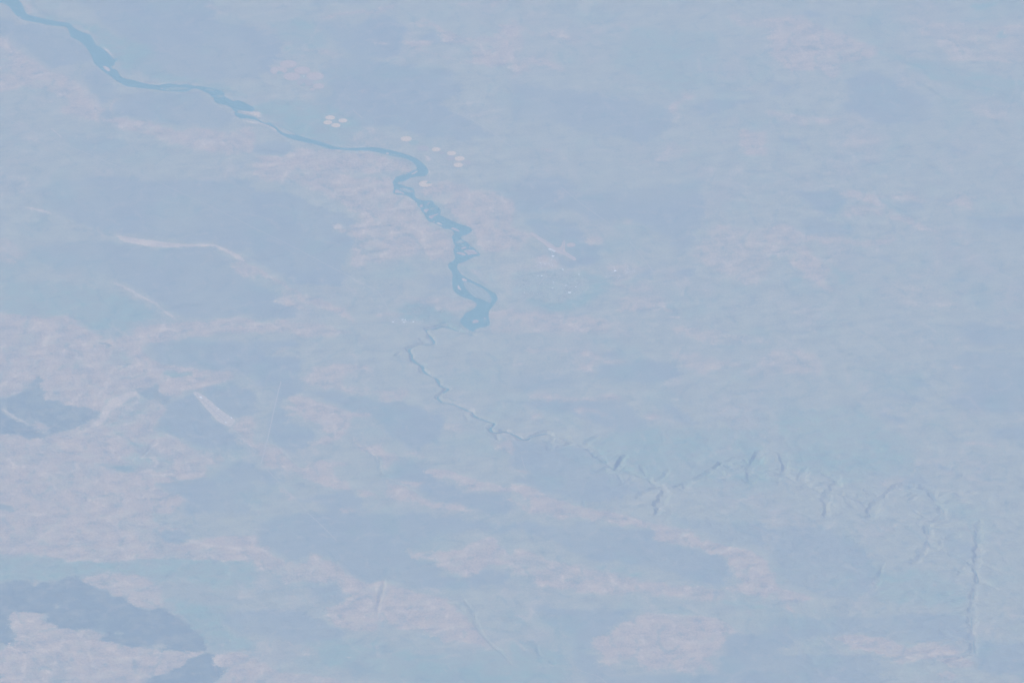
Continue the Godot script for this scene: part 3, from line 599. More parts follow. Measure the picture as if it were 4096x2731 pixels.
	o.append_array(zone(400, 250, 4.704, [1616, 545, 1480, 550, 1360, 545, 1200, 535, 1080, 515, 960, 500, 800, 485, 640, 465, 500, 450, 420, 410, 330, 360, 250, 310, 200, 260, 130, 220, 60, 165]))
	o.append_array(zone(0, 0, 4.704, [1882, 1300, 1840, 1250, 1780, 1210, 1750, 1160, 1720, 1060, 1670, 980, 1620, 900, 1570, 840, 1500, 780, 1440, 750, 1380, 720, 1320, 690, 1290, 600, 1260, 530, 1210, 500, 1100, 488, 1000, 485, 880, 465, 760, 435, 640, 415, 520, 395, 430, 370, 340, 320, 270, 270, 230, 210, 190, 150, 130, 100, 60, 65, 0, 50, -900, -60]))
	return o


func creeks() -> Array:
	# narrow side arms of the river: [path, half width]
	return [
		[zone(750, 300, 4.704, [1180, 715, 1300, 770, 1420, 830, 1540, 893]), 22.0],
		[zone(750, 300, 4.704, [1540, 893, 1640, 930, 1740, 952, 1860, 1012, 2030, 1100, 2080, 1135]), 38.0],
		[zone(1540, 680, 5.8725, [300, 455, 400, 500, 480, 560, 560, 600]), 34.0],
		[zone(1250, 450, 3.92, [1390, 960, 1500, 935, 1630, 890]), 40.0],
		[zone(1640, 1080, 5.2267, [690, 1090, 760, 1120, 770, 1160]), 45.0],
	]


func islands() -> Array:
	# [corner x, y, enlargement, outline, kind (0 sand, 1 wooded, 2 reeds, 3 rock), label, group]
	var A := [0, 0, 4.704]
	var B := [400, 250, 4.704]
	var C := [750, 300, 4.704]
	var D := [1250, 450, 3.92]
	var E := [1540, 680, 5.8725]
	var F := [1700, 880, 6.533]
	var G := [1640, 1080, 5.2267]
	var rapids := "small pale rocky island among the braided rapids"
	var rg := "rocky islands in the braided rapids"
	return [
		[A, [272, 130, 290, 128, 322, 155, 306, 168], 0, "slim pale sandbar in mid river where the water is widest and straightest", ""],
		[A, [332, 300, 352, 298, 402, 335, 382, 341], 0, "slim pale sandbar hugging the outer bank of the uppermost river bend", ""],
		[B, [40, 55, 130, 75, 192, 130, 184, 166, 130, 160, 60, 110], 0, "pale blunt island plugging the river below its widest pool", ""],
		[B, [1128, 486, 1160, 476, 1192, 492, 1160, 502], 0, "tiny pale sandbar at the upstream tip of the long green river island", ""],
		[B, [1205, 500, 1290, 466, 1400, 456, 1540, 462, 1660, 472, 1672, 500, 1560, 512, 1420, 522, 1300, 535, 1220, 525], 2, "long green lens-shaped island dividing the river into two equal arms", ""],
		[C, [330, 256, 420, 258, 522, 285, 516, 310, 430, 302, 350, 282], 2, "slender green island lying along the far bank of the river", ""],
		[C, [530, 372, 600, 376, 650, 370, 682, 390, 662, 420, 600, 432, 540, 412], 2, "oval green island in the broad reach above the split channel", ""],
		[D, [1138, 638, 1170, 618, 1204, 640, 1182, 658, 1150, 652], 0, "bright white sandbar in the river opposite the round fields", ""],
		[D, [1212, 645, 1290, 655, 1392, 680, 1330, 687, 1230, 664], 2, "thin reedy island trailing downstream from the bright white sandbar", ""],
		[D, [1540, 962, 1600, 930, 1640, 904, 1652, 925, 1592, 966, 1552, 976], 0, "narrow pale spit of sand inside the sharp river bend", ""],
		[E, [318, 432, 400, 406, 520, 440, 610, 468, 680, 490, 676, 514, 600, 532, 520, 524, 440, 500, 372, 478], 1, "large grey wooded island at the head of the braided rapids", ""],
		[E, [218, 525, 247, 450, 300, 455, 340, 484, 430, 525, 462, 560, 430, 570, 380, 548, 300, 534, 240, 548], 3, "pale wedge-shaped island beside the large wooded island at the rapids' head", ""],
		[E, [800, 815, 890, 800, 896, 850, 850, 886, 815, 866], 3, rapids, rg],
		[E, [955, 835, 1000, 780, 1050, 740, 1072, 755, 1020, 805, 970, 842], 3, rapids, rg],
		[E, [890, 940, 960, 910, 1030, 910, 1030, 945, 980, 980, 975, 1020, 920, 980], 3, rapids, rg],
		[E, [1042, 892, 1150, 880, 1240, 862, 1180, 905, 1110, 950, 1062, 932], 2, "flat green reed island in the middle of the braided rapids", ""],
		[E, [1030, 1080, 1110, 1060, 1240, 1015, 1272, 1030, 1150, 1092, 1120, 1140, 1070, 1150, 1020, 1120], 3, "long pale island with a tail pointing at the far bank of the rapids", ""],
		[E, [1120, 1192, 1160, 1190, 1182, 1220, 1130, 1235], 3, rapids, rg],
		[E, [1202, 1236, 1260, 1225, 1352, 1275, 1340, 1302, 1270, 1280, 1202, 1258], 0, "bright flat sand island against the near bank of the rapids", ""],
		[E, [1290, 1182, 1380, 1208, 1432, 1240, 1330, 1222], 2, "thin green reed bed beside the bright flat sand island", ""],
		[E, [1380, 1322, 1400, 1310, 1412, 1345, 1390, 1352], 3, rapids, rg],
		[E, [1540, 1352, 1610, 1345, 1700, 1390, 1762, 1430, 1730, 1455, 1640, 1420, 1560, 1390], 3, "broad pale island below the streaked rocky spit of the near bank", ""],
		[F, [792, 582, 860, 542, 920, 495, 1000, 552, 1048, 588, 960, 598, 880, 616, 822, 616], 1, "triangular wooded island at the top of the lower rapids", ""],
		[F, [850, 690, 880, 662, 980, 642, 1060, 648, 1020, 672, 940, 690], 2, "narrow green island below the triangular wooded island", ""],
		[F, [920, 742, 960, 712, 1040, 688, 1110, 715, 1060, 740, 980, 768], 3, "pale lens of rock between two green islands of the lower rapids", ""],
		[F, [992, 792, 1090, 772, 1180, 772, 1280, 782, 1350, 842, 1386, 888, 1320, 896, 1210, 888, 1150, 925, 1100, 905, 1080, 860, 1030, 830], 3, "largest pale island of the lower rapids, ragged along its downstream edge", ""],
		[F, [800, 872, 850, 832, 950, 832, 1036, 862, 1074, 902, 1050, 936, 960, 918, 870, 890], 3, "pale island with a toothed foot where the rapids open into the pool", ""],
		[F, [800, 752, 850, 772, 890, 790, 850, 810, 800, 792], 2, "small green island by the near bank of the lower rapids", ""],
		[F, [1122, 692, 1200, 705, 1180, 732, 1130, 720], 3, "small pale rock by the far channel of the lower rapids", ""],
		[G, [1072, 170, 1120, 165, 1212, 215, 1180, 240, 1100, 235], 0, "pale sandy islet just upstream of the great wooded island", ""],
		[G, [1092, 252, 1240, 242, 1400, 322, 1560, 402, 1650, 480, 1710, 600, 1700, 660, 1660, 698, 1600, 650, 1480, 600, 1370, 580, 1270, 500, 1200, 430, 1140, 340], 1, "great leaf-shaped wooded island above the falls", ""],
		[G, [1000, 302, 1022, 322, 1050, 380, 1086, 405, 1060, 420, 1010, 405, 985, 350], 0, "slim pale island in the channel beside the great wooded island", ""],
		[G, [1282, 1108, 1330, 1032, 1400, 1036, 1452, 1070, 1440, 1095, 1340, 1113], 3, "reddish bare island standing at the lip of the falls", ""],
		[G, [1490, 1046, 1560, 1046, 1612, 1090, 1550, 1086], 2, "thin green island between the reddish bare island and the far bank", ""],
		[G, [1520, 986, 1570, 990, 1612, 1030, 1560, 1030], 3, "small pale rock against the far bank above the falls", ""],
		[G, [1182, 1022, 1240, 1012, 1262, 1040, 1202, 1060], 2, "low reedy patch in the shallows near the falls' near bank", ""],
	]


func gorges() -> Array:
	# [path, half width at the rim, depth, half width of the water or 0]
	var g := []
	var main := PackedVector2Array()
	main.append_array(zone(1640, 1080, 5.2267, [1300, 1345, 1100, 1285, 900, 1215, 720, 1130]))
	main.append_array(zone(1540, 1280, 5.2267, [960, 185]))
	main.append_array(zone(1540, 1280, 5.2267, [830, 170, 880, 240, 950, 330, 1060, 470, 860, 478, 700, 500, 560, 565, 490, 590, 520, 660, 560, 710]))
	g.append([main, 200.0, 115.0, 75.0])
	var two := zone(1540, 1280, 5.2267, [560, 710, 560, 790, 660, 880, 800, 945, 790, 1030, 880, 1110, 1000, 1160, 1110, 1230, 1120, 1310, 1200, 1370, 1350, 1410, 1220, 1480, 1130, 1568])
	two.append_array(tile(1, 2, [1668, 505, 1700, 545, 1800, 560, 1900, 600, 1970, 635]))
	two.append_array(zone(1840, 1580, 3.92, [190, 250, 240, 320, 330, 350, 430, 390, 530, 420, 545, 450, 460, 510, 510, 560, 600, 570, 690, 540, 780, 575, 890, 620, 1000, 690, 1100, 650, 1190, 610, 1350, 578]))
	g.append([two, 240.0, 125.0, 85.0])
	var three := zone(1840, 1580, 3.92, [1350, 578, 1500, 630, 1700, 690, 1900, 780, 2040, 860, 2130, 950, 2230, 948])
	three.append_array(zone(2380, 1760, 3.136, [90, 215, 170, 300, 250, 350, 330, 330, 420, 385, 520, 430, 660, 470, 750, 550, 900, 602, 1050, 552, 1240, 498, 1380, 420, 1500, 340, 1590, 265, 1700, 312, 1800, 350, 1930, 380]))
	g.append([three, 270.0, 145.0, 14.0])
	var four := zone(3000, 1760, 3.136, [-14, 380, 150, 470, 330, 420, 440, 425, 600, 520, 740, 565, 820, 612, 1000, 640, 1200, 655, 1350, 700, 1500, 730, 1640, 735, 1740, 640, 1860, 550])
	four.append_array(zone(3450, 1900, 2.24, [380, 75, 470, 90, 590, 105, 640, 180, 690, 250, 740, 320, 700, 385, 610, 410, 590, 480, 600, 550, 590, 620, 680, 650, 780, 690, 880, 730, 970, 775, 1020, 850, 1045, 930, 1010, 1000, 990, 1080, 975, 1250, 990, 1400, 1010, 1600]))
	g.append([four, 310.0, 145.0, 14.0])
	# short feeder gullies cut back from the rims of the lower gorge
	var dice := RandomNumberGenerator.new()
	dice.seed = 404
	for path in [three, four]:
		for i in path.size() - 1:
			var run: Vector2 = path[i + 1] - path[i]
			for k in maxi(1, int(run.length() / 800.0)):
				var start: Vector2 = path[i] + run * dice.randf()
				var away := run.normalized().rotated(PI * 0.5 * (1.0 if dice.randf() < 0.5 else -1.0) + dice.randf_range(-0.7, 0.7))
				var bend := start + away * dice.randf_range(500.0, 1200.0)
				var end := bend + away.rotated(dice.randf_range(-0.8, 0.8)) * dice.randf_range(400.0, 1500.0)
				g.append([PackedVector2Array([start, bend, end]), dice.randf_range(150.0, 270.0), dice.randf_range(45.0, 85.0), 0.0])
	# side valleys
	g.append([zone(2380, 1760, 3.136, [260, 350, 300, 270, 370, 180]), 430.0, 183.0, 0.0])
	g.append([zone(2380, 1760, 3.136, [760, 940, 800, 840, 820, 760, 850, 690, 890, 610]), 420.0, 166.0, 0.0])
	g.append([zone(2380, 1760, 3.136, [1930, 380, 1960, 310, 2010, 230, 2070, 130]), 400.0, 166.0, 0.0])
	g.append([zone(2380, 1760, 3.136, [1980, 510, 1950, 440, 1930, 380]), 400.0, 157.0, 0.0])
	g.append([zone(2380, 1760, 3.136, [1870, 210, 1930, 300, 1950, 330]), 200.0, 78.0, 0.0])
	g.append([zone(3000, 1760, 3.136, [400, 150, 460, 270, 430, 350, 440, 425]), 420.0, 148.0, 0.0])
	g.append([zone(3000, 1760, 3.136, [300, 380, 350, 390, 440, 425]), 200.0, 78.0, 0.0])
	g.append([zone(3000, 1760, 3.136, [870, 370, 1000, 430, 1100, 500, 1080, 570, 1000, 640]), 380.0, 140.0, 0.0])
	g.append([zone(3000, 1760, 3.136, [1000, 640, 990, 690, 960, 850, 950, 960]), 320.0, 122.0, 0.0])
	g.append([zone(3000, 1760, 3.136, [1620, 740, 1570, 820, 1530, 900, 1510, 990]), 450.0, 140.0, 0.0])
	g.append([zone(3450, 1900, 2.24, [590, 600, 570, 660, 520, 740, 440, 800]), 260.0, 105.0, 0.0])
	g.append([zone(3450, 1900, 2.24, [1060, 400, 1040, 600, 1030, 700, 1020, 850]), 400.0, 130.0, 0.0])
	g.append([zone(3450, 1900, 2.24, [830, 130, 900, 180, 960, 160, 1030, 140]), 260.0, 78.0, 0.0])
	g.append([zone(3450, 1900, 2.24, [120, 1020, 150, 920, 175, 830, 205, 770]), 240.0, 78.0, 0.0])
	g.append([zone(1540, 1280, 5.2267, [200, 750, 270, 700, 330, 660]), 150.0, 78.0, 0.0])
	g.append([zone(1540, 1280, 5.2267, [720, 390, 790, 420, 860, 478]), 150.0, 78.0, 0.0])
	g.append([zone(1840, 1580, 3.92, [600, 700, 580, 620, 560, 570]), 130.0, 78.0, 0.0])
	g.append([zone(1840, 1580, 3.92, [370, 460, 420, 420, 460, 380]), 150.0, 60.0, 0.0])
	g.append([zone(1840, 1580, 3.92, [100, 390, 125, 360, 60, 300]), 110.0, 52.0, 0.0])
	# gullies on the plain
	g.append([tile(1, 3, [1180, 605, 1165, 700, 1140, 780, 1120, 850, 1105, 960]), 170.0, 66.0, 0.0])
	g.append([tile(1, 3, [1840, 830, 1880, 870, 1920, 915]), 140.0, 30.0, 0.0])
	g.append([tile(1, 3, [1880, 760, 1960, 870, 2010, 930, 2010, 1000, 2060, 1080, 2120, 1170, 2260, 1290, 2351, 1400]), 190.0, 42.0, 0.0])
	g.append([tile(1, 3, [1400, 950, 1440, 910, 1490, 880]), 110.0, 27.0, 0.0])
	g.append([tile(1, 2, [880, 860, 900, 930, 950, 965, 1040, 990, 1070, 1040, 1130, 1080, 1140, 1200, 1250, 1280, 1380, 1340, 1490, 1400]), 130.0, 30.0, 0.0])
	g.append([tile(1, 2, [0, 955, 100, 955, 190, 965, 240, 1010, 310, 1090, 400, 1150]), 110.0, 24.0, 0.0])
	g.append([tile(0, 2, [1440, 880, 1400, 940, 1370, 990, 1310, 1040, 1285, 1075]), 150.0, 42.0, 0.0])
	g.append([tile(0, 2, [760, 1275, 768, 1240, 775, 1220]), 130.0, 36.0, 0.0])
	g.append([tile(0, 2, [600, 1370, 680, 1390, 740, 1405, 800, 1460, 880, 1490, 980, 1525]), 150.0, 36.0, 0.0])
	g.append([tile(0, 2, [650, 300, 670, 330, 690, 365]), 110.0, 24.0, 0.0])
	g.append([tile(0, 3, [690, 570, 695, 590, 640, 640]), 110.0, 24.0, 0.0])
	g.append([tile(0, 3, [1090, 440, 1080, 510, 1130, 540, 1210, 530]), 120.0, 27.0, 0.0])
	g.append([tile(0, 3, [2060, 1390, 2090, 1360, 2110, 1340]), 140.0, 30.0, 0.0])
	g.append([tile(0, 3, [1300, 1370, 1280, 1400, 1200, 1440]), 120.0, 24.0, 0.0])
	g.append([tile(0, 1, [560, 420, 640, 465, 720, 515, 800, 525, 900, 560, 1000, 588]), 110.0, 18.0, 0.0])
	g.append([tile(2, 3, [80, 1230, 130, 1280]), 180.0, 36.0, 0.0])
	g.append([tile(2, 3, [240, 1210, 235, 1260, 265, 1320]), 200.0, 42.0, 0.0])
	g.append([tile(2, 3, [365, 1350, 385, 1400]), 200.0, 42.0, 0.0])
	g.append([tile(2, 2, [660, 1440, 655, 1500, 665, 1530]), 130.0, 30.0, 0.0])
	return g


func round_fields() -> Array:
	# [corner, centre x, y, radius along x, kind (0 pale stubble, 1 reddish soil, 2 faint soil, 3 green crop), label, group]
	var N := [1050, 220, 7.84]
	var O := [1270, 440, 15.68]
	var P := [1580, 530, 7.84]
	var E := [1540, 680, 5.8725]
	var M := [2060, 860, 3.92]
	return [
		[N, 805, 280, 268, 1, "reddish round field at the far end of the cluster of eight", ""],
		[N, 495, 485, 268, 1, "reddish round field with a green slice, in the cluster of eight", "", 3, 0.35, 0.95],
		[N, 1240, 478, 255, 1, "faint reddish round field in the middle of the cluster of eight", ""],
		[N, 920, 672, 268, 1, "plain reddish round field on the river side of the cluster of eight", ""],
		[N, 1645, 657, 272, 1, "reddish round field standing farthest from the river in the cluster of eight", ""],
		[N, 1330, 862, 262, 2, "half bare, half green round field in the cluster of eight", "", 3, 0.75, 1.15],
		[N, 1755, 975, 181, 1, "middle-sized reddish round field at the near end of the cluster of eight", ""],
		[N, 1555, 1075, 78, 1, "smallest reddish round field, touching the middle-sized one in its cluster", ""],
		[O, 780, 470, 305, 0, "pale round field on the far side of the cluster of four", ""],
		[O, 1585, 660, 282, 0, "pale round field lying apart in the cluster of four", ""],
		[O, 630, 782, 282, 0, "pale round field nearest the long road in the cluster of four", ""],
		[O, 1140, 960, 286, 0, "pale round field overlapping its neighbour, on the river side of the cluster of four", ""],
		[P, 350, 195, 178, 0, "large pale round field lying alone across from the river bend", ""],
		[P, 592, 312, 168, 3, "green round field with a pale rim, touching the large pale one", ""],
		[P, 880, 492, 190, 2, "faint reddish round field between the green one and the pale row", ""],
		[P, 1290, 530, 143, 0, "pale round field in the row of four, closest to the river bend", ""],
		[P, 1772, 648, 144, 0, "pale round field in the row of four, second from the river bend", ""],
		[P, 2025, 815, 156, 0, "pale round field in the row of four, the broadest of them", ""],
		[P, 1982, 1020, 148, 0, "pale round field in the row of four, between two faint reddish fields", ""],
		[P, 1460, 640, 74, 2, "small faint reddish field beside the row of four pale ones", ""],
		[P, 1745, 815, 140, 2, "faint reddish round field enclosed by the row of pale ones", ""],
		[P, 2255, 940, 138, 2, "faint reddish round field at the outer end of the row of pale ones", ""],
		[E, 950, 325, 158, 0, "cream round field with a green slice, by the river's hairpin bend", "", 3, -0.6, -0.05],
		[M, 878, 468, 71, 1, "small reddish round field beside the forked airfield clearing", ""],
	]


# ---------- building ----------
func make_masks() -> void:
	var soft := []
	for k in 5:
		soft.append(Image.create_empty(MASK, MASK, false, Image.FORMAT_L8))
	var list := cover()
	for c in list:
		if c[4] == 1:
			fill(soft[c[2]], tile(c[0], c[1], c[5]), c[3])
	for im in soft:
		blur(im, 5)
	for c in list:
		if c[4] == 0:
			var p := tile(c[0], c[1], c[5])
			for k in 4:
				fill(soft[k], p, c[3] if k == c[2] else 0.0)
			if c[2] == 4:
				fill(soft[4], p, c[3])
	# dark basalt and bush along the upper gorges, darkened to carry their shade too
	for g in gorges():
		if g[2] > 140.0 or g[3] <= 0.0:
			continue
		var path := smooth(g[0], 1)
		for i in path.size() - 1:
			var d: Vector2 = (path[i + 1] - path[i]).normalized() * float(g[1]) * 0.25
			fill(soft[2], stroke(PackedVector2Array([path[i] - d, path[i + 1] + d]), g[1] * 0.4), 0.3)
	cover_maps = []
	for im in soft:
		blur(im, 2)
		im.resize(TEX, TEX, Image.INTERPOLATE_BILINEAR)
		cover_maps.append(im.get_data())


func grain(freq: float, octaves: int, seed_: int, gain := 0.5) -> PackedByteArray:
	var n := FastNoiseLite.new()
	n.noise_type = FastNoiseLite.TYPE_SIMPLEX_SMOOTH
	n.seed = seed_
	n.frequency = freq
	n.fractal_octaves = octaves
	n.fractal_gain = gain
	return n.get_image(TEX, TEX).get_data()


func paint_rows(part: int) -> void:
	var rows := TEX / 32
	var out := PackedByteArray()
	out.resize(rows * TEX * 3)
	var wood: PackedByteArray = cover_maps[1]
	var green: PackedByteArray = cover_maps[4]
	var bare: PackedByteArray = cover_maps[0]
	var burnt: PackedByteArray = cover_maps[2]
	var sand: PackedByteArray = cover_maps[3]
	var all := TEX * TEX
	var o := 0
	for row in rows:
		var y := part * rows + row
		for x in TEX:
			var i := y * TEX + x
			var nm := noise_mid[i] / 255.0 - 0.5
			var nm2 := noise_mid[(i + 741377) % all] / 255.0 - 0.5
			var nf := noise_fine[i] / 255.0 - 0.5
			var nf2 := noise_fine[(i + 1203331) % all] / 255.0 - 0.5
			var nb := noise_big[i] / 255.0 - 0.5
			var nl := noise_low[i] / 255.0 - 0.5
			var ns := noise_streak[(i + (x / 6) * TEX) % all] / 255.0 - 0.5
			var vein := clampf((noise_vein[(i + int(nf * 3.0)) % all] / 255.0 - 0.74) * 8.0, 0.0, 1.0)
			var vein2 := clampf((noise_vein[(i + 900000) % all] / 255.0 - 0.74) * 8.0, 0.0, 1.0)
			# outlines wander and fray
			var wx := clampi(x + int(nm * 18.0 + nf * 16.0 + ns * 14.0), 0, TEX - 1)
			var wy := clampi(y + int(nm2 * 14.0 + nf2 * 8.0), 0, TEX - 1)
			var k := wy * TEX + wx
			var k2 := clampi(y + int(nm2 * 4.0 + nf2 * 3.0), 0, TEX - 1) * TEX + clampi(x + int(nm * 4.0 + nf * 4.0), 0, TEX - 1)
			# dry bush with drifts of greyer and greener growth
			var w := clampf(wood[k] / 255.0 * 1.05 + nl * 1.0 + nm * 0.3 + ns * 0.35 + nf * 0.2 - 0.05, 0.0, 1.0)
			var r := 0.164 - 0.050 * w
			var g := 0.157 - 0.033 * w
			var b := 0.100 - 0.002 * w
			var gr := clampf(green[k] / 255.0 * (0.75 + nm * 1.0 + nf * 0.8 + ns * 1.0) + clampf(nb * 1.3 + ns * 0.4 - 0.10, 0.0, 0.45) + vein2 * 0.22, 0.0, 1.0)
			var p := clampf((bare[k] / 255.0 + (nm + nf * 1.1 + ns * 1.2) * 0.6 - 0.08) * 1.35, 0.0, 1.0) * minf(1.0, bare[k] / 255.0 * 1.3)
			p = maxf(p, clampf((nl * 1.2 + nm * 0.4 + nf * 0.3 + ns * 0.5) * 1.8 - 0.30, 0.0, 0.42) * (1.0 - w * 0.8))
			p *= 1.0 - 0.34 * clampf((nm2 * 1.3 + ns * 0.9 + nf * 0.5) * 3.0 - 0.2, 0.0, 1.0)
			p *= 1.0 - 0.4 * vein2
			r += (0.222 - r) * p
			g += (0.162 - g) * p
			b += (0.104 - b) * p
			gr *= 1.0 - 0.35 * p
			r += (0.092 - r) * gr
			g += (0.139 - g) * gr
			b += (0.094 - b) * gr
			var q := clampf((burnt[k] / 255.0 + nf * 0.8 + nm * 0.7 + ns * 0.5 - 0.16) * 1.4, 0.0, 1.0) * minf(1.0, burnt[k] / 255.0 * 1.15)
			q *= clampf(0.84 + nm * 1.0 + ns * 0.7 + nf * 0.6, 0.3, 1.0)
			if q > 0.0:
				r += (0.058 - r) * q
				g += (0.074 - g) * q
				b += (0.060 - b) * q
			var s := clampf((sand[k2] / 255.0 + nf * 0.5 - 0.14) * 1.7, 0.0, 1.0) * minf(1.0, sand[k2] / 255.0 * 1.3)
			s = maxf(s, vein * minf(1.0, 0.16 + 0.55 * p))
			if s > 0.0:
				r += (0.285 - r) * s
				g += (0.213 - g) * s
				b += (0.140 - b) * s
			var rough := 0.42 + 0.22 * (1.0 - w) + 0.36 * p
			var tone := 1.0 + (nf * 0.80 + nm * 0.50 + nf2 * 0.25 + ns * 0.55) * rough - vein2 * 0.12
			out[o] = to_srgb[mini(4095, int(r * tone * 4096.0))]
			out[o + 1] = to_srgb[mini(4095, int(g * (tone * 0.85 + 0.15) * 4096.0))]
			out[o + 2] = to_srgb[mini(4095, int(b * (tone * 0.6 + 0.4) * 4096.0))]
			o += 3
	painted[part] = out


func ground_colours() -> ImageTexture:
	to_srgb.resize(4096)
	for i in 4096:
		var v := (i + 0.5) / 4096.0
		to_srgb[i] = int(round(255.0 * (1.055 * pow(v, 1.0 / 2.4) - 0.055 if v > 0.0031308 else 12.92 * v)))
	noise_big = grain(0.0075, 4, 11)
	noise_low = grain(0.0060, 5, 23)
	noise_mid = grain(0.028, 4, 37, 0.55)
	noise_fine = grain(0.20, 3, 51, 0.7)
	var rn := FastNoiseLite.new()
	rn.seed = 88
	rn.noise_type = FastNoiseLite.TYPE_SIMPLEX_SMOOTH
	rn.frequency = 0.011
	rn.fractal_type = FastNoiseLite.FRACTAL_RIDGED
	rn.fractal_octaves = 4
	rn.fractal_gain = 0.55
	noise_vein = rn.get_image(TEX, TEX).get_data()
	var st := FastNoiseLite.new()
	st.seed = 63
	st.frequency = 0.05
	st.fractal_octaves = 4
	st.fractal_gain = 0.6
	st.domain_warp_enabled = true
	st.domain_warp_amplitude = 14.0
	st.domain_warp_frequency = 0.02
	var long := st.get_image(TEX / 4, TEX)
	long.resize(TEX, TEX, Image.INTERPOLATE_CUBIC)
	noise_streak = long.get_data()
	painted.resize(32)
	var id := WorkerThreadPool.add_group_task(paint_rows, 32)
	WorkerThreadPool.wait_for_group_task_completion(id)
	var all := PackedByteArray()
	for p in painted:
		all.append_array(p)
	return ImageTexture.create_from_image(Image.create_from_data(TEX, TEX, false, Image.FORMAT_RGB8, all))


func near_path(path: PackedVector2Array, reach: float, take: Callable) -> void:
	# calls take(cell, distance, share of the path) for every ground vertex within reach of a path
	var dx := (EAST - WEST) / NX
	var dz := (NEAR_EDGE - FAR_EDGE) / NZ
	for s in path.size() - 1:
		var a := path[s]
		var b := path[s + 1]
		var i0 := maxi(0, int((minf(a.x, b.x) - reach - WEST) / dx))
		var i1 := mini(NX, int((maxf(a.x, b.x) + reach - WEST) / dx) + 1)
		var j0 := maxi(0, int((minf(a.y, b.y) - reach - FAR_EDGE) / dz))
		var j1 := mini(NZ, int((maxf(a.y, b.y) + reach - FAR_EDGE) / dz) + 1)
		var ab := b - a
		var l2 := maxf(ab.length_squared(), 1.0)
		for j in range(j0, j1 + 1):
			for i in range(i0, i1 + 1):
				var p := Vector2(WEST + i * dx, FAR_EDGE + j * dz)
				var t := clampf((p - a).dot(ab) / l2, 0.0, 1.0)
				var d := p.distance_to(a + ab * t)
				if d < reach:
					take.call(j * (NX + 1) + i, d, (s + t) / (path.size() - 1.0))


